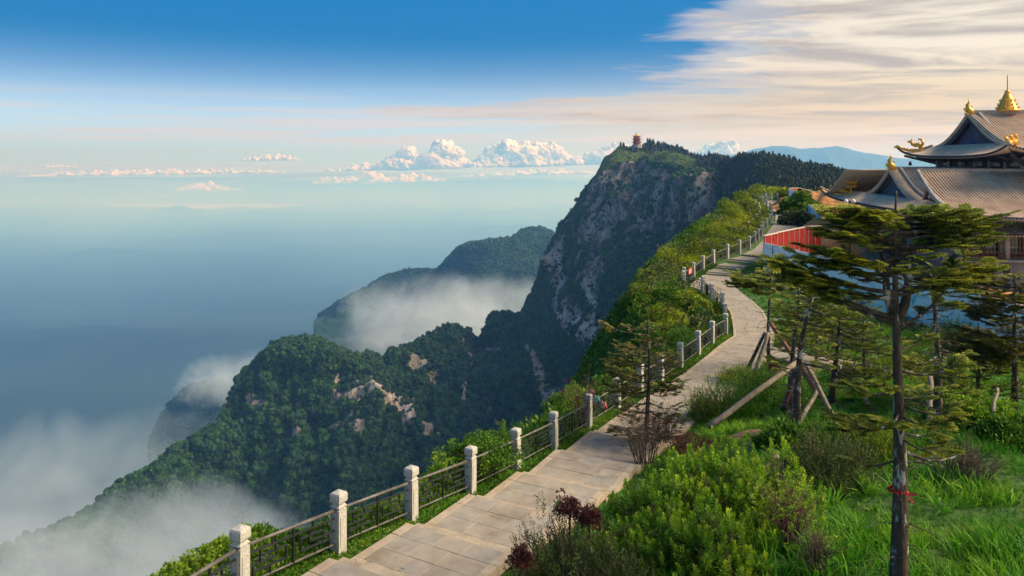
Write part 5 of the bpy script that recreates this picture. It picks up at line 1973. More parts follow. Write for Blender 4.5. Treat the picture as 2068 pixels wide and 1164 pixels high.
# templates
def spray_template(nn=9, seed=1):
    """flat fir spray along +X, 1 long: needles both sides and above, as slim blades"""
    r = np.random.default_rng(seed)
    V, T, tip = [], [], []

    def blade(p, d, L, wd, tv):
        d = unit(np.array(d, float))
        s = unit(np.cross(d, [0, 0, 1.0]) + 1e-6) * wd
        b = len(V)
        V.extend([p - s, p + s, p + d * L])
        T.append((b, b + 1, b + 2))
        tip.extend([tv * .6, tv * .6, tv])

    def axis(p0, d, L, n, t0):
        d = unit(np.array(d, float))
        sd_ = np.array([-d[1], d[0], 0])
        for i in range(n):
            f = (i + .5) / n
            p = p0 + d * L * f
            ln = .17 * (1 - .35 * f)
            tv = t0 + (1 - t0) * f
            for s in (-1, 1):
                blade(p, d * .75 + sd_ * s * .9 + [0, 0, .25 + r.normal(0, .1)], ln, .050, tv)
            blade(p, d * .6 + [0, 0, .85] + sd_ * r.normal(0, .3), ln * .85, .045, tv)
        blade(p0 + d * L * .95, d, .16, .05, 1)
    axis(np.zeros(3), (1, 0, .05), .95, nn, .15)
    for s in (-1, 1):
        for k, (f, L) in enumerate(((.25, .42), (.5, .34), (.72, .22))):
            axis(np.array([.95 * f, 0, .02]), (.75, .75 * s, .03), L, max(3, nn // 2), .3)
    return np.array(V), np.array(T), np.array(tip)


SPV, SPT, SPTIP = spray_template(8)
SPVs, SPTs, SPTIPs = spray_template(5, 2)


def tube_np(pts, rad, n=5):
    mb = MB()
    mb.tube([tuple(p) for p in pts], list(rad), n, cap=False)
    return np.array([tuple(v) for v in mb.v]), np.array(mb.f)


class Acc:
    def __init__(self):
        self.V, self.T, self.A, self.M, self.n = [], [], [], [], 0

    def add(self, V, T, a, m_=0):
        if T.shape[1] == 3:
            T = np.concatenate([T, T[:, 2:3]], 1)
            tri = True
        self.V.append(V)
        self.T.append(T + self.n)
        self.A.append(np.broadcast_to(a, (len(V),)).astype(float))
        self.M.append(np.full(len(T), m_))
        self.n += len(V)

    def build(self, name, mats, parent=None, kind=None):
        V, T, A_, Mi = np.vstack(self.V), np.vstack(self.T), np.concatenate(self.A), np.concatenate(self.M)
        tri = T[:, 2] == T[:, 3]
        me = bpy.data.meshes.new(name)
        me.vertices.add(len(V))
        me.vertices.foreach_set('co', V.astype(np.float32).ravel())
        counts = np.where(tri, 3, 4)
        loops = T.ravel()[np.stack([np.ones(len(T), bool)] * 3 + [~tri], 1).ravel()]
        me.loops.add(len(loops))
        me.loops.foreach_set('vertex_index', loops.astype(np.int32))
        me.polygons.add(len(T))
        me.polygons.foreach_set('loop_start', np.concatenate([[0], np.cumsum(counts)[:-1]]).astype(np.int32))
        me.polygons.foreach_set('material_index', Mi.astype(np.int32))
        at = me.attributes.new('tint', 'FLOAT', 'POINT')
        at.data.foreach_set('value', A_.astype(np.float32))
        me.update(calc_edges=True)
        o = link(name, me, parent, mats)
        if kind:
            o['kind'] = kind
        return o


def fir(name, label, x, y, height, r0, boughs, leader=0.0, lean=(0, 0), needle='needle', dens=1.0, seed=1, spray=.30, stubs=30, group=None, zb=None, curve_amp=.05, fine=True, extra=None):
    """boughs: (share of height, azimuth deg from +X, length, rise at tip, bare share, bushiness)"""
    r = np.random.default_rng(seed)
    z0 = gz(x, y) - .15 if zb is None else zb
    root = empty(name, (x, y, z0), label, 'fir tree', group)
    n = 14
    ph = r.uniform(0, 6)
    cl = [np.array([lean[0] * t * t + curve_amp * math.sin(t * 5 + ph), lean[1] * t * t + curve_amp * math.cos(t * 4 + ph), height * t]) for t in np.linspace(0, 1, n)]
    rad = [r0 * (1 - .86 * t ** .9) * (1.25 if i == 0 else 1) for i, t in enumerate(np.linspace(0, 1, n))]
    mb = MB()
    mb.tube([tuple(c) for c in cl], rad, 9)
    if leader:
        mb.tube([tuple(cl[-1]), tuple(cl[-1] + np.array([.02, 0, leader]))], [rad[-1], .012], 5)
    tr = mb.build('trunk', [M['bark']], root)
    clx = np.array(cl)

    def at(t):
        return np.array([np.interp(t, np.linspace(0, 1, n), clx[:, k]) for k in range(3)])
    crown = Acc()
    SV, ST, SP = (SPV, SPT, SPTIP) if fine else (SPVs, SPTs, SPTIPs)
    pos, dr, sc, tn = [], [], [], []
    nb = 0
    for (f, azd, L, rise, bare, bush) in boughs:
        azr = math.radians(azd)
        d = np.array([math.cos(azr), math.sin(azr), 0.0])
        s = np.array([-d[1], d[0], 0])
        p0 = at(f)
        k = 9
        wob = r.normal(0, .05 * L, 2)
        line = []
        for i in range(k):
            u = i / (k - 1)
            line.append(p0 + d * L * u + s * wob[0] * math.sin(u * 3) + np.array([0, 0, rise * u ** 1.6 + wob[1] * math.sin(u * 4) * .5 - .12 * L * math.sin(u * 3.14) * (rise < .2)]))
        line = np.array(line)
        rb = max(.010, r0 * .30 * min(1, L / 1.4))
        rads = np.linspace(rb, .006, k)
        if L > .9 and nb < 16:
            MB().tube([tuple(q) for q in line], list(rads), 6).build('bough', [M['bark']], root)
            nb += 1
        else:
            V, T = tube_np(line, rads, 5)
            crown.add(V, T, 0.3, 1)
        if bush <= 0:
            for q in range(int(4 * L)):
                u = r.uniform(.3, 1)
                p = line[int(u * (k - 1))]
                dd = unit(d * r.uniform(.2, 1) + s * r.choice([-1, 1]) * r.uniform(.4, 1) + [0, 0, r.normal(0, .4)])
                V, T = tube_np([p, p + dd * .18 * L, p + dd * .32 * L + [0, 0, r.normal(0, .05)]], [.007, .005, .002], 3)
                crown.add(V, T, 0.3, 1)
            continue
        # side twigs carrying sprays
        nt = max(3, int(L * 9 * bush * dens))
        for q in range(nt):
            u = bare + (1 - bare) * (q + r.uniform(0, 1)) / nt
            i0 = min(k - 2, int(u * (k - 1)))
            p = line[i0] + (line[i0 + 1] - line[i0]) * (u * (k - 1) - i0)
            sd_ = -1 if q % 2 else 1
            tl = L * (.16 + .40 * (1 - abs(u - .55) * 1.25)) * r.uniform(.55, 1.1)
            td = unit(d * r.uniform(.45, .9) + s * sd_ * r.uniform(.5, 1.0) + [0, 0, r.uniform(-.05, .22)])
            ns = max(1, int(round(tl / (spray * .40))))
            for w_ in range(ns):
                g = (w_ + .6) / ns
                pos.append(p + td * tl * g * .85 + [0, 0, .03 * g])
                dr.append(unit(td + s * r.normal(0, .35) + d * r.normal(.15, .2) + [0, 0, r.normal(.06, .12)]))
                sc.append(spray * r.uniform(.7, 1.15))
                tn.append(r.normal(.0, .17))
            if tl > .22:
                V, T = tube_np([p, p + td * tl * .8], [.008, .003], 3)
                crown.add(V, T, 0.3, 1)
        for q in range(2):
            pos.append(line[-1] - d * .1 * q)
            dr.append(unit(d + [0, 0, .15] + r.normal(0, .15, 3)))
            sc.append(spray)
            tn.append(.15)
    for q in range(stubs):                                    # dead snags down the stem
        f = r.uniform(.12, .8)
        p = at(f)
        a = r.uniform(0, 6.28)
        L = r.uniform(.15, .75) * min(1.2, height / 6 + .4)
        dd = np.array([math.cos(a), math.sin(a), r.uniform(-.35, .15)])
        e = p + dd * L
        V, T = tube_np([p, p + dd * L * .5 + [0, 0, .03], e + [0, 0, r.normal(0, .08)]], [.012, .008, .003], 4)
        crown.add(V, T, 0.3, 1)
        for _ in range(3):
            g = r.uniform(.4, 1)
            q0 = p + dd * L * g
            V, T = tube_np([q0, q0 + r.normal(0, .12, 3)], [.005, .002], 3)
            crown.add(V, T, 0.3, 1)
    if pos:
        pos, dr, sc, tn = np.array(pos), np.array(dr), np.array(sc), np.array(tn)
        R = basis(dr, roll=r.normal(0, .25, len(dr)))
        V, T = stamp(SV, ST, pos, R, sc)
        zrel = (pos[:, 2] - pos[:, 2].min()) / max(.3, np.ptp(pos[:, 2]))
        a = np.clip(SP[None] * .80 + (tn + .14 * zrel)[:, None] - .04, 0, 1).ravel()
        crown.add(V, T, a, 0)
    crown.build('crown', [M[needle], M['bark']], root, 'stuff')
    return root


def whorl(r, f0, f1, n, L0, L1, rise=.15, bare=.2, bush=1.0, az=None, dz=.02):
    out = []
    for i in range(n):
        f = f0 + (f1 - f0) * (i + r.uniform(0, 1)) / n
        L = L0 + (L1 - L0) * (f - f0) / max(1e-6, f1 - f0)
        a = r.uniform(0, 360) if az is None else r.uniform(*az)
        out.append((f, a, L * r.uniform(.7, 1.1), rise * r.uniform(.2, 1.6), bare, bush * r.uniform(.8, 1.2)))
    return out


r = np.random.default_rng(4)
Ym = 11.2
xm = (1812 - CX) * Ym / F
zm = gz(xm, Ym)
Hm = (-(425 - HY) * Ym / F) - zm + .1
ft = lambda py: ((-(py - HY) * Ym / F) - zm + .15) / Hm         # picture row to share of the stem's height
bo = []
# forked flat-topped crown: shelves reaching left and right
for (py, az, L, rise, bare, bush) in [
    (650, 178, 1.55, .85, .5, 1.2), (640, 165, 1.35, .6, .45, 1.2), (655, 12, 1.1, .72, .35, 1.1), (600, 184, 1.72, .55, .4, 1.4), (590, 174, 1.55, .40, .3, 1.4), (595, 0, 1.0, .42, .3, 1.3), (585, -12, 1.15, .30, .3, 1.3),
    (555, 178, 1.3, .20, .3, 1.4), (540, 195, 1.1, .22, .25, 1.3), (548, 8, 1.2, .18, .3, 1.4), (520, 182, 1.15, .16, .25, 1.4), (512, 2, 1.2, .2, .25, 1.4), (500, 200, .95, .2, .2, 1.3), (498, -15, 1.1, .2, .2, 1.3),
    (480, 175, 1.0, .12, .15, 1.5), (478, 10, 1.15, .2, .2, 1.5), (470, -4, 1.25, .2, .2, 1.5), (462, 188, .95, .15, .1, 1.5), (455, 160, .9, .15, .1, 1.5), (450, 15, 1.0, .15, .1, 1.5), (440, 182, .85, .1, .1, 1.6), (438, 0, .95, .08, .1, 1.6), (432, -20, .8, .08, .1, 1.6), (430, 200, .7, .08, .1, 1.6),
]:
    bo.append((ft(py), az, L, rise, bare, bush))
bo += whorl(r, ft(600), ft(440), 18, .8, .65, .18, .3, 1.4)
bo += whorl(r, ft(450), ft(424), 9, .6, .5, .08, .05, 1.7)
# sparse lower boughs
for (py, az, L, rise, bare, bush) in [(700, 20, .55, .1, .2, 1.2), (705, 200, .5, .1, .3, 1.0), (745, -20, .8, .16, .35, 1.0), (752, 190, .45, .05, .3, 1.0), (790, 170, .7, .0, .3, 1.1), (800, 10, .65, .05, .3, 1.2), (812, -40, .7, .02, .3, 1.2),
    (850, 185, .95, .05, .25, 1.1), (862, 165, .8, -.05, .2, 1.1), (870, 5, .7, .03, .3, 1.0), (880, -60, .7, 0, .3, 1.0), (905, 0, 1.05, -.05, .95, 0), (925, 175, .75, -.1, .5, .5), (930, 15, .7, .05, .9, 0), (770, 220, .6, .1, .3, 1.0), (830, 230, .7, .05, .3, 1.1), (835, 300, .6, .05, .3, 1.1)]:
    bo.append((ft(py), az, L, rise, bare, bush))
mfir = fir('fir_tree', 'tall flat topped fir in front with red ribbon knotted round its mottled trunk', xm, Ym, Hm, .15, bo, leader=.34, needle='needle', dens=.88, seed=3, spray=.26, stubs=30, curve_amp=.05)
# second stem of the fork
fk = MB()
q0 = ft(655) * Hm
fk.tube([(-.01, 0, q0 - .15), (.03, 0, q0 + .1), (.12, .01, q0 + .3), (.18, .02, q0 + .55), (.19, .05, q0 + .95), (.12, .05, q0 + 1.3)], [.06, .075, .07, .06, .045, .03], 9)
fk.tube([(0.01, 0, q0 - .1), (-.05, 0.01, q0 + .12), (-.14, .02, q0 + .4), (-.17, .02, q0 + .8), (-.22, .05, q0 + 1.1)], [.06, .07, .06, .045, .03], 9)
fk.build('forked_stem', [M['bark']], mfir)
# ribbon knotted round the trunk
zr = -(993 - HY) * Ym / F
rb = MB()
for k_, tz in ((0, 0), (.018, .04)):
    ring = [(xm + math.cos(a) * (.128 + k_ * .3), Ym + math.sin(a) * (.128 + k_ * .3), zr + k_ + .02 * math.sin(a * 2)) for a in np.linspace(0, 2 * math.pi, 15)]
    rb.sheet([ring, [(x_, y_, z_ + .035) for x_, y_, z_ in ring]], 0, thick=(0, 0, .001))
rb.box((xm + .09, Ym - .12, zr + .02), (.05, .05, .05))
rb.add([(xm + .08, Ym - .13, zr + .03), (xm + .2, Ym - .17, zr + .06), (xm + .21, Ym - .17, zr + .01), (xm + .1, Ym - .14, zr)], [(0, 1, 2, 3)])
rb.add([(xm + .07, Ym - .13, zr + .02), (xm + .13, Ym - .17, zr - .1), (xm + .17, Ym - .17, zr - .09), (xm + .11, Ym - .14, zr + .02)], [(0, 1, 2, 3)])
tag(rb.build('ribbon', [M['ribbon']]), 'red ribbon knotted round the trunk of the tall fir', 'ribbon')


def place(px, py_base, Yg):
    """the ground point seen nearest (px, py_base), searched along the view"""
    best = None
    for Y in np.arange(Yg - 7, Yg + 9, .25):
        x = (px - CX) * Y / F
        z = gz(x, Y)
        py = HY - z * F / Y
        e = abs(py - py_base)
        if best is None or e < best[0]:
            best = (e, x, Y, z)
    return best[1:]


def fir_px(label, px, py_base, py_top, Yg, r0, gen, **kw):
    x, y, z = place(px, py_base, Yg)
    H = (py_base - py_top) * y / F
    rr_ = np.random.default_rng(kw.get('seed', 1))
    k = y / F
    sh = lambda py: (py_base - py) / (py_base - py_top)
    return fir('fir_tree', label, x, y, H, r0, gen(rr_, sh, k), **kw)


def shelf(rr_, sh, k, py0, py1, wl, wr, n, bush=1.3, rise=.12):
    """boughs between picture rows, reaching wl px left and wr px right"""
    out = []
    for i in range(n):
        f = sh(py0 + (py1 - py0) * (i + rr_.uniform(0, 1)) / n)
        side = i % 2
        a = rr_.normal(180 if side else 0, 45)
        L = (wl if side else wr) * k * rr_.uniform(.6, 1.05)
        out.append((f, a, max(.25, L), rise * rr_.uniform(0, 1.5), .15, bush))
    return out


fir_px('slim dark fir growing through reddish twigs at the walkway edge', 1308, 905, 612, 22, .10,
       lambda q, sh, k: shelf(q, sh, k, 640, 700, 60, 40, 8, .8, .1) + shelf(q, sh, k, 700, 790, 95, 70, 18, .9, .05) + shelf(q, sh, k, 790, 870, 80, 90, 14, .6, 0) + [(sh(665), 178, 1.3, .25, .75, .8)],
       needle='needled', seed=5, spray=.24, stubs=70, fine=False, leader=.1)
fir_px('thin fir beside the walkway bend with one flat shelf of needles', 1553, 748, 478, 31, .10,
       lambda q, sh, k: shelf(q, sh, k, 553, 578, 75, 80, 14, 1.6, .1) + shelf(q, sh, k, 480, 540, 20, 30, 6, 0, .2) + shelf(q, sh, k, 600, 700, 30, 40, 8, 0, 0),
       needle='needle', seed=6, spray=.30, stubs=26, fine=False, leader=.15, lean=(.15, 0))
fir_px('left stem of the propped fir pair above the crossing poles', 1598, 858, 560, 23.5, .13,
       lambda q, sh, k: shelf(q, sh, k, 575, 640, 50, 60, 14, 1.2, .1) + shelf(q, sh, k, 640, 720, 40, 50, 8, .3, 0),
       needle='needle', seed=7, spray=.27, stubs=40, fine=False, dens=.75, lean=(.25, 0))
fir_px('leaning right stem of the propped fir pair above the crossing poles', 1606, 866, 545, 23.3, .14,
       lambda q, sh, k: shelf(q, sh, k, 560, 650, 60, 80, 18, 1.2, .1) + shelf(q, sh, k, 650, 740, 60, 70, 8, .3, 0),
       needle='needle', seed=8, spray=.27, stubs=46, fine=False, dens=.75, lean=(.75, .1))
fir_px('dark fir standing between the propped pair and the tall fir', 1684, 812, 600, 26, .13,
       lambda q, sh, k: shelf(q, sh, k, 600, 660, 70, 70, 18, 1.0, .1) + shelf(q, sh, k, 660, 760, 60, 90, 14, .7, 0),
       needle='needle', seed=9, spray=.28, stubs=50, fine=False, dens=.65, lean=(.25, 0))
fir_px('bare topped fir with snapped branches behind the tall fir', 1895, 880, 538, 19, .145,
       lambda q, sh, k: shelf(q, sh, k, 560, 700, 60, 80, 10, 0, .1) + shelf(q, sh, k, 700, 740, 90, 70, 8, 1.0, .05) + shelf(q, sh, k, 770, 850, 60, 60, 6, .5, 0),
       needle='needle', seed=10, spray=.27, stubs=60, fine=False, lean=(-.2, 0))
fir_px('layered fir with drooping shelves nearest the right edge', 2046, 842, 548, 21, .13,
       lambda q, sh, k: shelf(q, sh, k, 556, 590, 105, 60, 14, 1.5, .2) + shelf(q, sh, k, 600, 640, 100, 60, 14, 1.4, .15) + shelf(q, sh, k, 660, 720, 150, 60, 20, 1.1, .25) + shelf(q, sh, k, 730, 800, 60, 50, 8, .4, 0),
       needle='needled', seed=11, spray=.28, stubs=40, fine=False, lean=(.1, 0))
fir_px('small thin fir just left of the tall fir trunk', 1745, 795, 610, 29, .09,
       lambda q, sh, k: shelf(q, sh, k, 640, 740, 60, 60, 18, .9, .1), needle='needle', seed=12, spray=.27, stubs=40, fine=False, dens=.6)
fir_px('slender young fir in front of the long hoarding between two dark stems', 1650, 735, 520, 34, .07,
       lambda q, sh, k: shelf(q, sh, k, 620, 690, 60, 60, 14, 1.0, .1) + shelf(q, sh, k, 520, 600, 30, 30, 6, 0, .1), needle='needle', seed=13, spray=.30, stubs=26, fine=False, dens=.6)
fir_px('twin topped small fir behind the layered fir', 1975, 835, 640, 22.5, .09,
       lambda q, sh, k: shelf(q, sh, k, 680, 790, 60, 60, 18, .9, .05), needle='needled', seed=14, spray=.26, stubs=40, fine=False, dens=.7)


# ---- props: poles leaning against stems
def prop(label, a, b, wdt, m_='pole'):
    a, b = Vector(a), Vector(b)
    mb = MB()
    n = 5
    dv = (b - a)
    s = dv.cross(Vector((0, 0, 1))).normalized()
    mb.tube([a + dv * (i / n) + s * .015 * math.sin(i * 2.1) for i in range(n + 1)], [wdt * (.55 - .02 * i) for i in range(n + 1)], 7)
    tag(mb.build('support_pole', [M[m_]]), label, 'pole')


prop('longest pale support pole slanting down left across the low bushes', P(1432, 862, 20.8), P(1612, 730, 23.0), .17)
prop('squared pale pole lying towards the viewer beside the bare red soil', P(1548, 948, 18.2), P(1606, 868, 21.0), .20)
prop('thin pole crossing up from the foot of the propped pair', P(1606, 868, 21.2), P(1652, 788, 24.0), .13)
prop('grey support pole leaning right from the propped pair', P(1702, 880, 20.8), P(1632, 742, 23.2), .15)
prop('reddish pole running down behind the propped pair', P(1655, 800, 24.5), P(1556, 652, 29.5), .17, 'polered')
prop('split orange brown stake at the foot of the propped pair', P(1597, 870, 22.6), P(1612, 770, 23.2), .20, 'polered')
prop('dark stake left of the propped pair', P(1580, 830, 23.8), P(1612, 745, 23.9), .17, 'twigr')
prop('dark pole leaning over the walkway edge', P(1512, 742, 31.5), P(1545, 672, 31), .15, 'bark')
prop('pale pole beside the dark one at the walkway edge', P(1524, 756, 30.5), P(1552, 672, 31), .17)
prop('short pale pole standing in the grass left of the tall fir', P(1752, 818, 24), P(1734, 768, 25), .13)
prop('pale board standing against the bare topped fir', P(1877, 850, 17.5), P(1880, 762, 18.2), .13)
prop('thin brown stick leaning in the bushes near the right edge', P(2004, 832, 19), P(2016, 785, 20), .08)


# ---- shrubs
def leafy_template(kind, seed=1):
    r_2 = np.random.default_rng(seed)
    V, T, a = [], [], []

    def lf(p, d, L, wd, tv, nrm=None):
        d = unit(np.array(d, float))
        s = unit(np.cross(d, r_2.normal(size=3))) * wd
        b = len(V)
        mid = p + d * L * .5 + np.array([0, 0, .04 * L])
        V.extend([p, mid - s, mid + s, p + d * L])
        T.extend([(b, b + 1, b + 2), (b + 1, b + 3, b + 2)])
        a.extend([tv * .7, tv * .85, tv * .85, tv])
    if kind == 'rosette':                      # upright shoot with whorls of oval leaves
        for i in range(7):
            z = i / 6
            for q in range(4):
                an = q * 1.57 + i * .8 + r_2.normal(0, .3)
                el = .35 + .9 * z
                lf(np.array([0, 0, z * .72]), (math.cos(an) * (1.2 - z * .6), math.sin(an) * (1.2 - z * .6), el), .30 * (1.1 - .3 * z), .055, .25 + .7 * z)
    elif kind == 'fine':                       # wispy small leaved sprig
        for i in range(16):
            z = i / 15
            an = i * 2.4 + r_2.normal(0, .4)
            lf(np.array([r_2.normal(0, .03), r_2.normal(0, .03), z * .85]), (math.cos(an), math.sin(an), .8 + z), .20, .028, .2 + .75 * z)
    elif kind == 'round':                      # clump of broad leaves
        for i in range(16):
            u_ = unit(r_2.normal(size=3))
            u_[2] = abs(u_[2]) * 1.1 - .1
            lf(u_ * .32 + [0, 0, .3], u_ + r_2.normal(0, .3, 3), .34, .11, np.clip(.45 + .4 * u_[2] + r_2.normal(0, .1), 0, 1))
    return np.array(V), np.array(T), np.array(a)


TPL = {k: leafy_template(k, i + 1) for i, k in enumerate(('rosette', 'fine', 'round'))}


def dome_points(n, rx, ry, rz_, rr_, shell=.35, lobes=0, seed=0):
    """points through the outer part of an uneven dome"""
    u = unit(rr_.normal(size=(n, 3)))
    u[:, 2] = np.abs(u[:, 2])
    rad = 1 - shell * rr_.random(n) ** 1.3
    k = 1 + .30 * fbm(u * 2.1 + seed, 3, seed + 1)
    p = u * (rad * k)[:, None] * np.array([rx, ry, rz_])
    return p, u, rad


def shrub(name, label, x, y, rx, ry, h, kind, leafm, n, size, seed, stems=14, stemm='twig', cat='shrub', group=None, shell=.4, up=.6, tilt=.5, z=None, tmin=0.0):
    rr_ = np.random.default_rng(seed)
    z = gz(x, y) - .05 if z is None else z
    root = empty(name, (x, y, z), label, cat, group)
    acc = Acc()
    p, u, rad = dome_points(n, rx, ry, h, rr_, shell, seed=seed)
    tv, tt_, ta = TPL[kind]
    d = unit(u * (1 - up) + np.array([0, 0, up]) + rr_.normal(0, tilt * .4, (n, 3)))
    up_ = rr_.normal(size=(n, 3))
    R = basis(d, up_)
    # template grows along z: use its z as the direction
    R = np.stack([R[:, :, 1], R[:, :, 2], R[:, :, 0]], 2)
    s = size * rr_.uniform(.65, 1.25, n)
    p[:, 2] -= s * .4
    V, T = stamp(tv, tt_, p, R, s)
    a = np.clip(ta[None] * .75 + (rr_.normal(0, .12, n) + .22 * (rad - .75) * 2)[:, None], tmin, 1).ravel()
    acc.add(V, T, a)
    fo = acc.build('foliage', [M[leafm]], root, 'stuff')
    st = Acc()
    for i in range(stems):
        an = rr_.uniform(0, 6.28)
        k = rr_.uniform(.3, .95)
        e = np.array([math.cos(an) * rx * k, math.sin(an) * ry * k, h * math.sqrt(max(0, 1 - k * k)) * rr_.uniform(.8, 1.05)])
        b = np.array([rr_.normal(0, .08 * rx), rr_.normal(0, .08 * ry), 0])
        m_ = (b + e) / 2 + np.array([0, 0, .15 * h]) * rr_.uniform(0, 1)
        V, T = tube_np([b, m_, e], [.018, .012, .004], 4)
        st.add(V, T, .3)
        for q in range(3):
            g = rr_.uniform(.4, .9)
            p0 = m_ + (e - m_) * g
            V, T = tube_np([p0, p0 + (e - m_) * .25 + rr_.normal(0, .12, 3) * h], [.007, .002], 3)
            st.add(V, T, .3)
    st.build('stems', [M[stemm]], root, 'stuff')
    return root


def twiggy(label, x, y, rx, h, seed, m_='twigr', leafm=None, n=34, z=None, lv=0):
    """leafless shrub of forking twigs"""
    rr_ = np.random.default_rng(seed)
    z = gz(x, y) - .05 if z is None else z
    root = empty('bare_shrub', (x, y, z), label, 'shrub')
    st = Acc()
    tips = []

    def grow(p, d, L, rad, depth):
        e = p + d * L + rr_.normal(0, .06 * L, 3)
        m0 = (p + e) / 2 + rr_.normal(0, .05 * L, 3)
        V, T = tube_np([p, m0, e], [rad, rad * .8, rad * .6], 4 if depth < 2 else 3)
        st.add(V, T, .3)
        if depth >= 3:
            tips.append(e)
            return
        for q in range(rr_.integers(2, 5)):
            dd = unit(d + rr_.normal(0, .5, 3) + [0, 0, .08])
            grow(m0 + (e - m0) * rr_.uniform(0, 1), dd, L * rr_.uniform(.5, .8), rad * .55, depth + 1)
    for i in range(n):
        an = rr_.uniform(0, 6.28)
        sp_ = rr_.uniform(.1, 1.0) * rx / h
        grow(np.array([math.cos(an), math.sin(an), 0]) * .12 * rx, unit(np.array([math.cos(an) * sp_, math.sin(an) * sp_, 1.0])), h * rr_.uniform(.35, .5), .013, 1)
    st.build('twigs', [M[m_]], root, 'stuff')
    if leafm and lv:
        tp = np.array(tips)
        tp = tp[rr_.random(len(tp)) < lv]
        tv, tt_, ta = TPL['round']
        V, T = stamp(tv, tt_, tp, basis(rr_.normal(size=(len(tp), 3))), rr_.uniform(.06, .13, len(tp)))
        ac = Acc()
        ac.add(V, T, np.tile(ta, len(tp)))
        ac.build('leaves', [M[leafm]], root, 'stuff')
    return root


# the bright shrub in front is several bushes grown together
for i, (px, Y, rx, ry, h, lb, nn) in enumerate([
    (1335, 13.2, 1.05, .9, 1.75, 'bright lime green shrub in front, left half of the thicket', 470),
    (1455, 13.8, 1.1, 1.0, 1.9, 'tallest lime green shrub in the middle of the front thicket', 500),
    (1560, 14.3, .85, .8, 1.45, 'thinner lime green shrub on the right of the front thicket', 250),
    (1270, 12.3, .7, .6, .95, 'low lime green shrub spilling onto the walkway edge', 260),
    (1420, 11.8, 1.0, .8, 1.0, 'lime green shrub in the very front below the tallest one', 330),
]):
    x = (px - CX) * Y / F
    shrub('leafy_shrub', lb, x, Y, rx, ry, h, 'rosette', 'bright', nn, .34, 31 + i, 26, 'twig', group='lime green shrubs in front', shell=.5, up=.72)
for i, (px, Y, rx, h, lb) in enumerate([(1150, 12.2, .85, 1.45, 'olive brown shrub with wispy leaves beside the near walkway'), (1085, 11.6, .5, .85, 'low wispy olive shrub at the bottom edge of the walkway'), (1225, 11.3, .7, 1.05, 'dark wispy shrub between the olive and the lime green shrubs')]):
    x = (px - CX) * Y / F
    shrub('wispy_shrub', lb, x, Y, rx, rx * .9, h, 'fine', 'olive', 900, .26, 41 + i, 30, 'twig', shell=.55, up=.6)
for i, (px, py, Y, rx, h, lb) in enumerate([(1150, 1010, 12.3, .22, .26, 'tuft of dark red leaves on top of the olive shrub'), (1055, 1110, 11.3, .15, .26, 'small dark red leaved sprig by the walkway edge'), (1190, 1030, 12.0, .2, .22, 'little red leaved sprig between olive and lime green shrubs')]):
    p_ = P(px, py, Y)
    shrub('red_leaved_shrub', lb, p_.x, Y, rx, rx, h, 'round', 'redleaf', 110, .12, 51 + i, 12, 'twigr', z=p_.z - .2, shell=.8)
    MB().tube([(0, 0, .05), (0.03, 0, min(-.1, gz(p_.x, Y) - p_.z + .2))], .02, 5).build('stem', [M['twigr']], [o for o in bpy.data.objects if o.name.startswith('red_leaved_shrub')][-1])
for (px, pb, pt, Yg, wpx, lb, sd_, lm, lv) in [
    (1302, 948, 785, 20.5, 78, 'leafless brown shrub of forking twigs at the walkway edge', 61, 'redleaf', .25), (1180, 862, 742, 26.5, 50, 'purplish leafless shrub tangled round the railing post', 62, 'redleaf', .4), (1340, 900, 790, 22, 60, 'leafless pale twigged shrub under the slim dark fir', 63, None, 0),
    (1395, 935, 862, 19.5, 70, 'dark red budding shrub above the lime green shrubs', 64, 'redleaf', .8), (1920, 965, 840, 15.5, 90, 'leafless dark shrub right of the tall fir trunk', 65, None, 0), (1975, 985, 880, 15, 60, 'thin arching leafless branches right of the tall fir', 66, None, 0),
    (1560, 760, 728, 30, 16, 'small reddish twiggy shrub at the walkway bend', 67, 'redleaf', .6), (1600, 1120, 950, 12.5, 60, 'thin bare shrub with scattered lime leaves right of the thicket', 68, 'bright', .35), (1650, 1164, 1030, 11.5, 50, 'straggling bare stems in the grass near the bottom edge', 69, 'bright', .12),
    (1580, 970, 890, 17, 60, 'sparse twiggy shrub by the squared pale pole', 70, 'bright', .2), (2000, 760, 700, 27, 60, 'leafless shrub between the firs near the right edge', 71, None, 0), (1720, 900, 830, 19, 60, 'grey leafless shrub left of the tall fir trunk', 72, 'scrub', .25)]:
    x, y, z = place(px, pb, Yg)
    twiggy(lb, x, y, wpx * y / F, (pb - pt) * y / F, sd_, 'twigr' if 'red' in lb or 'purpl' in lb else 'twig', lm, 30 if wpx > 50 else 20, lv=lv)

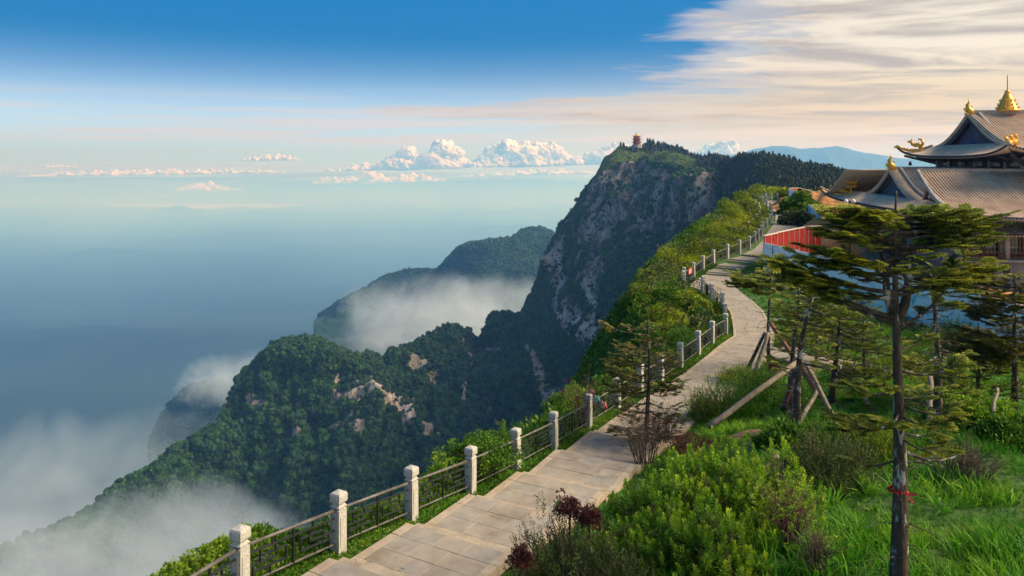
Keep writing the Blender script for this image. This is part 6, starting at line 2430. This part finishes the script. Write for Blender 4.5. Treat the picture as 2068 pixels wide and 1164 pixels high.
# bushes right of the walkway and in the meadow
mead = [
    (1470, 842, 26, 75, 85, 'feathery dark green bush nearest the long support pole', 'fine', 'verge'), (1540, 800, 28.5, 60, 60, 'feathery green bush behind the long support pole', 'fine', 'verge'), (1420, 850, 25.5, 32, 55, 'small feathery bush touching the walkway edge', 'fine', 'scrub'),
    (1500, 775, 30, 45, 36, 'low bush between the walkway and the leaning poles', 'fine', 'scrub'), (1680, 985, 15.5, 90, 110, 'dark olive bush left of the tall fir trunk', 'fine', 'olive'), (1780, 930, 17.5, 60, 60, 'low olive bush behind the tall fir trunk', 'fine', 'scrub'),
    (1965, 880, 18.5, 90, 75, 'broad leaved bright green plants right of the tall fir', 'round', 'bright'), (2035, 900, 18, 60, 55, 'broad leaved green plants at the right edge', 'round', 'verge'), (1910, 800, 23.5, 70, 55, 'yellow green bush behind the bare topped fir', 'fine', 'scrub'),
    (1980, 760, 27, 80, 55, 'yellow green bush below the long hoarding near the right edge', 'fine', 'scrub'), (1800, 770, 26, 80, 60, 'yellow green bush below the long hoarding behind the tall fir', 'fine', 'scrub'), (1725, 775, 28, 45, 45, 'olive bush in front of the dark fir stems', 'fine', 'olive'), (1660, 900, 20, 60, 50, 'green bush at the foot of the grey support pole', 'fine', 'verge'),
    (1610, 700, 33, 40, 30, 'small yellow green bush behind the thin firs', 'fine', 'scrub'), (1860, 740, 29, 60, 45, 'green bush at the foot of the long hoarding', 'fine', 'verge'), (1590, 900, 20.5, 45, 34, 'leafy plants by the bare red soil', 'round', 'verge'), (1700, 700, 34, 50, 40, 'olive bush against the long hoarding', 'fine', 'olive'),
    (1920, 695, 32, 70, 40, 'blue green bush at the long hoarding behind the layered fir', 'fine', 'verge'), (1615, 432, 96, 34, 40, 'round shrub before the pine printed hoarding', 'round', 'verge'), (1612, 455, 88, 26, 26, 'dark shrub in front of the blue sky print', 'round', 'olive'), (1592, 405, 113, 14, 20, 'pale green shrub at the corner of the pine printed hoarding', 'round', 'scrub'),
]
for i, (px, pb, Yg, wpx, hpx, lb, kd, lm) in enumerate(mead):
    x, y, z = place(px, pb, Yg)
    k = y / F
    shrub('bush', lb, x, y, wpx * k, wpx * k * .8, hpx * k, kd, lm, int(min(1100, 260 + 9 * wpx)), (.30 if kd == 'fine' else .34) * max(1, y / 26), 80 + i, 10, shell=.5, up=.6)

# ---- grass
def blade_tuft(nb, seed, spread=.5, lean=.5):
    r_3 = np.random.default_rng(seed)
    V, T, a = [], [], []
    for i in range(nb):
        an = r_3.uniform(0, 6.28)
        o = np.array([math.cos(an), math.sin(an), 0]) * r_3.uniform(0, spread * .35)
        ld = np.array([math.cos(an), math.sin(an), 0]) * r_3.uniform(.1, lean)
        h = r_3.uniform(.55, 1.0)
        s = np.array([-math.sin(an), math.cos(an), 0]) * .022
        b = len(V)
        m0 = o + ld * .35 + [0, 0, h * .6]
        e = o + ld * 1.0 + [0, 0, h * (.95 - .25 * np.linalg.norm(ld))]
        V.extend([o - s, o + s, m0 - s * .8, m0 + s * .8, e])
        T.extend([(b, b + 1, b + 2), (b + 1, b + 3, b + 2), (b + 2, b + 3, b + 4)])
        a.extend([.05, .05, .5, .5, .95])
    return np.array(V), np.array(T), np.array(a)


TPL['grass'] = blade_tuft(9, 1)
TPL['grassb'] = blade_tuft(13, 2, .7, .9)


# ---- low cover along the outer edge of the walkway and on the slope to its left: a mass nobody could count
def cover(name, XY, kinds, leafm, size, seed, zoff=0.0, hgt=None, up=.55):
    rr_ = np.random.default_rng(seed)
    n = len(XY)
    z = ground_z(XY)
    ac = Acc()
    for i, kd in enumerate(kinds):
        m_ = rr_.integers(0, len(kinds), n) == i
        k = int(m_.sum())
        tv, tt_, ta = TPL[kd]
        d = unit(rr_.normal(0, .45, (k, 3)) + [0, 0, 1.0])
        R = basis(d, rr_.normal(size=(k, 3)))
        R = np.stack([R[:, :, 1], R[:, :, 2], R[:, :, 0]], 2)
        s = size[m_] * rr_.uniform(.7, 1.3, k)
        hh = zoff if hgt is None else hgt[m_] * rr_.random(k) ** .6
        p = np.stack([XY[m_, 0], XY[m_, 1], z[m_] + hh - s * .15], 1)
        V, T = stamp(tv, tt_, p, R, s)
        pat = fbm(np.stack([p[:, 0], p[:, 1], p[:, 2] * 0], 1) / 2.5, 3, seed)
        ac.add(V, T, np.clip(ta[None] * .75 + (.05 + .30 * pat + rr_.normal(0, .08, k))[:, None], 0, 1).ravel())
    return tag(ac.build(name, [M[leafm]]), kind='stuff')


# scrub mantle on the slope left of the far path
n = 30000
yy = 38 + (150 - 38) * RV.random(n) ** 1.35
ee = np.interp(yy, E2[:, 1], E2[:, 0])
fx = np.interp(yy, A[:, 1], A[:, 0])
xx = ee - .9 + (fx - .7 - ee + .9) * RV.random(n)
XYs = np.stack([xx, yy], 1)
dcl, _ = seg_info(XYs, FP)
keep = dcl < -.55
XYs = XYs[keep]
dd_ = -dcl[keep]
lump = np.clip(.5 + 1.1 * fbm(np.concatenate([XYs, XYs[:, :1] * 0], 1) / 3.2, 3, 91), .0, 1.5)
kp = (lump > .12 + .45 * RV.random(len(lump))) | (RV.random(len(lump)) < .62)
XYs, lump, dd_ = XYs[kp], lump[kp], dd_[kp]
hh_ = np.clip((dd_ - .6) / 2.6, .08, 1) * (.12 + .90 * lump ** 1.6)
cover('slope_scrub', XYs, ['fine', 'fine', 'round'], 'scrub', np.interp(XYs[:, 1], [38, 150], [.34, .60]), 92, hgt=hh_)
pk = XYs[RV.random(len(XYs)) < .12]
pk = pk[fbm(np.concatenate([pk, pk[:, :1] * 0], 1) / 4.0, 3, 97) > .05]
cover('slope_bushes', pk, ['round', 'fine'], 'olive', np.interp(pk[:, 1], [38, 150], [.42, .75]), 98, hgt=np.full(len(pk), .95))
n = 5000
XYk = np.stack([RV.uniform(39, 62, n), RV.uniform(117, 172, n)], 1)
XYk = XYk[(XYk[:, 0] < 44 + (XYk[:, 1] - 119) * .5) | (XYk[:, 1] > 126)]
XYk = XYk[~((XYk[:, 1] < 121) & (XYk[:, 0] > 39) & (XYk[:, 0] < 52))]
cover('terrace_scrub', XYk, ['fine', 'round'], 'scrub', np.full(len(XYk), .8), 93, hgt=np.full(len(XYk), .9))
n = 16000
yy = 38 + (150 - 38) * RV.random(n) ** 1.2
ee = np.interp(yy, E2[:, 1], E2[:, 0])
fx = np.interp(yy, A[:, 1], A[:, 0])
xx = ee - .8 + (fx - .5 - ee + .8) * RV.random(n)
XYq = np.stack([xx, yy], 1)
dq, _ = seg_info(XYq, FP)
XYq = XYq[dq < -.4]
cover('slope_grass', XYq, ['grassb', 'grass'], 'scrub', np.interp(XYq[:, 1], [38, 150], [.40, .85]), 99)
n = 7000
ye = RV.uniform(22, 80, n)
XYe = np.stack([np.interp(ye, E2[:, 1], E2[:, 0]) - .2 - 7.5 * RV.random(n), ye], 1)
cover('cliff_edge_scrub', XYe, ['round', 'fine'], 'verge', np.full(n, .62), 116, hgt=np.full(n, .5))
# leafy fringe outside the near railing
n = 15000
par = RV.random(n) * 16.5
i0 = par.astype(int)
base_p = A[i0, :2] + (A[np.minimum(i0 + 1, NFP - 1), :2] - A[i0, :2]) * (par - i0)[:, None]
off = .15 + 1.9 * RV.random(n) ** .9
off = np.where(par < 5, np.minimum(off, 1.0) * .9, off)
XYf = base_p - perp[i0] * off[:, None]
lump = np.clip(.45 + 1.2 * fbm(np.concatenate([XYf, XYf[:, :1] * 0], 1) / 1.7, 3, 95), 0, 1.4)
hf = np.clip((off - .35) / .8, .06, 1) * (.12 + .75 * lump) * np.where(par < 5, .75, 1)
cover('railing_undergrowth', XYf, ['fine', 'round'], 'verge', np.full(n, .20), 96, hgt=hf)
# clumps of bush on the outer side at the bend
for i, (px, py, Y, wpx, hpx, lb, kd, lm) in enumerate([
    (1400, 655, 43, 42, 62, 'round olive green bush outside the railing bend', 'round', 'scrub'), (1345, 640, 44, 34, 75, 'green bush on the cliff edge outside the bend', 'round', 'verge'), (1372, 690, 38.5, 38, 40, 'yellow green bush outside the railing below the bend', 'fine', 'scrub'), (1440, 632, 43.5, 20, 30, 'low green bush close outside the bend', 'round', 'verge'),
    (1345, 580, 55, 34, 30, 'yellow green bush on the edge left of the notice board', 'round', 'scrub'), (1310, 700, 37, 26, 50, 'dark green bush on the cliff edge behind the slim fir', 'round', 'verge'), (965, 905, 19.6, 80, 34, 'yellow green bush rising behind the near railing', 'round', 'verge'), (770, 1040, 16.0, 50, 20, 'leafy bush outside the railing near the third post', 'fine', 'verge'), (590, 1135, 13.4, 45, 22, 'bushy creeper outside the nearest railing panel', 'fine', 'verge')]):
    p_ = P(px, py, Y)
    k = Y / F
    shrub('edge_bush', lb, p_.x, Y, wpx * k, wpx * k * .8, hpx * k, kd, lm, 420, .26 * max(.8, Y / 30), 130 + i, 8, shell=.5, z=p_.z - .3)

def in_meadow(XY):
    ins, _ = in_path(XY)
    dl, _ = seg_info(XY, FP)
    side, _ = seg_info(XY, [p for p in pts_])
    return (ins < -.08) & (dl > .0) & ~site(XY) & (np.abs(side) > .8)


n = 30000
yy = 8 + (58 - 8) * RV.random(n) ** 1.25
xx = np.interp(yy, A[:, 1], A[:, 0]) + (yy * .73 - np.interp(yy, A[:, 1], A[:, 0])) * RV.random(n)
XYg = np.stack([xx, yy], 1)
dg = sum(s_ * np.exp(-((XYg[:, 0] - x_) ** 2 + (XYg[:, 1] - y_) ** 2) / r2_ ** 2) for x_, y_, r2_, s_ in DIRT)
XYg = XYg[in_meadow(XYg) & (dg < .35 + .3 * RV.random(n))]
pt3 = np.concatenate([XYg, XYg[:, :1] * 0], 1)
tall = np.clip(.5 + 1.3 * fbm(pt3 / 1.8, 3, 101), .15, 1.7)
insg, _ = in_path(XYg)
tall *= np.clip(-insg / 1.2, .28, 1)
cover('meadow_grass', XYg, ['grass', 'grassb'], 'grass', (.16 + .30 * tall) * np.interp(XYg[:, 1], [8, 58], [.9, 1.35]), 102)
# long tussocks in front
n = 1500
XYt = np.stack([RV.uniform(3.8, 10.5, n), RV.uniform(9.5, 17, n)], 1)
XYt = XYt[in_meadow(XYt) & (fbm(np.concatenate([XYt, XYt[:, :1] * 0], 1) / .9, 2, 105) > .15)]
cover('tall_grass', XYt, ['grassb', 'grass'], 'grass', np.full(len(XYt), .62), 106)
# short verge grass between railing and paving, and herbs
n = 9000
par = RV.random(n) * 24
i0 = par.astype(int)
bp = A[i0, :2] + (A[np.minimum(i0 + 1, NFP - 1), :2] - A[i0, :2]) * (par - i0)[:, None]
XYv = bp + perp[i0] * (RV.uniform(-.3, .36, n))[:, None]
cover('verge_grass', XYv, ['grass', 'round'], 'verge', np.interp(XYv[:, 1], [8, 60], [.12, .22]), 107)
# herbs and weeds mixed in the meadow
n = 3800
yy = 9 + 45 * RV.random(n) ** 1.2
xx = np.interp(yy, A[:, 1], A[:, 0]) + 2.9 + (yy * .72 - np.interp(yy, A[:, 1], A[:, 0]) - 2.9) * RV.random(n)
XYh = np.stack([xx, yy], 1)
XYh = XYh[in_meadow(XYh) & (fbm(np.stack([xx, yy, xx * 0], 1) / 2.2, 3, 109) > .05)]
cover('meadow_weeds', XYh, ['round', 'fine'], 'verge', np.full(len(XYh), .24), 110)
# bright scrub over the meadow foot of the hoarding
n = 2500
XYb = np.stack([RV.uniform(14, 27, n), RV.uniform(27, 47, n)], 1)
XYb = XYb[in_meadow(XYb) & (fbm(np.concatenate([XYb, XYb[:, :1] * 0], 1) / 2.5, 3, 111) > .1)]
cover('meadow_scrub', XYb, ['fine', 'round'], 'scrub', np.full(len(XYb), .34), 112)
# fallen twigs and pebbles on the paving: litter
lt = Acc()
for i in range(120):
    k = RV.integers(1, 20)
    t_, s_ = RV.random(), RV.random()
    p = LE[k] * (1 - t_) + LE[k + 1] * t_
    q = RE[k] * (1 - t_) + RE[k + 1] * t_
    c = p + (q - p) * s_
    z = Zs[k] + (Zs[k + 1] - Zs[k]) * t_ + .02
    an = RV.uniform(0, 6.28)
    L = RV.uniform(.03, .16)
    V, T = tube_np([(c[0], c[1], z), (c[0] + math.cos(an) * L, c[1] + math.sin(an) * L, z)], [.006, .003], 3)
    lt.add(V, T, .3)
tag(lt.build('leaf_litter', [M['twig']]), kind='stuff')
# ribbons tied to the railing where the twigs crowd it
for (px, py, Y, c, lb) in [(1205, 800, 25.3, (0.10, 0.42, 0.38), 'turquoise patterned cloth tied to the railing among the twigs'), (1196, 788, 25.4, (0.62, 0.20, 0.20), 'pink cloth knot on top of the twig covered railing post'), (1219, 812, 25.6, (0.55, 0.16, 0.14), 'red ribbon fluttering below the turquoise cloth')]:
    mb = MB()
    rows = []
    sz = .22 if 'turq' in lb else .12
    for i in range(5):
        rows.append([(sz * (j / 4 - .5) + .02 * math.sin(i + j), .04 * math.sin(j * 1.7 + i), -sz * 1.1 * i / 4 + .03 * math.sin(j * 2)) for j in range(5)])
    mb.sheet(rows, 0, thick=(0, .012, 0))
    o = mb.build('tied_cloth', [surf('cloth', [(0.35, tuple(v * .6 for v in c)), (0.5, c), (0.65, (0.6, 0.55, 0.52))], 9, 4, .8)])
    o.location = P(px, py, Y)
    tag(o, lb, 'cloth')

# small white name plate hanging on the thin fir
np_ = MB().box((0, 0, 0), (.34, .015, .10)).build('name_plate', [M['frame']])
np_.location = P(1571, 645, 30.2)
tag(np_, 'tiny white name plate hung on the thin fir beside the bend', 'sign')
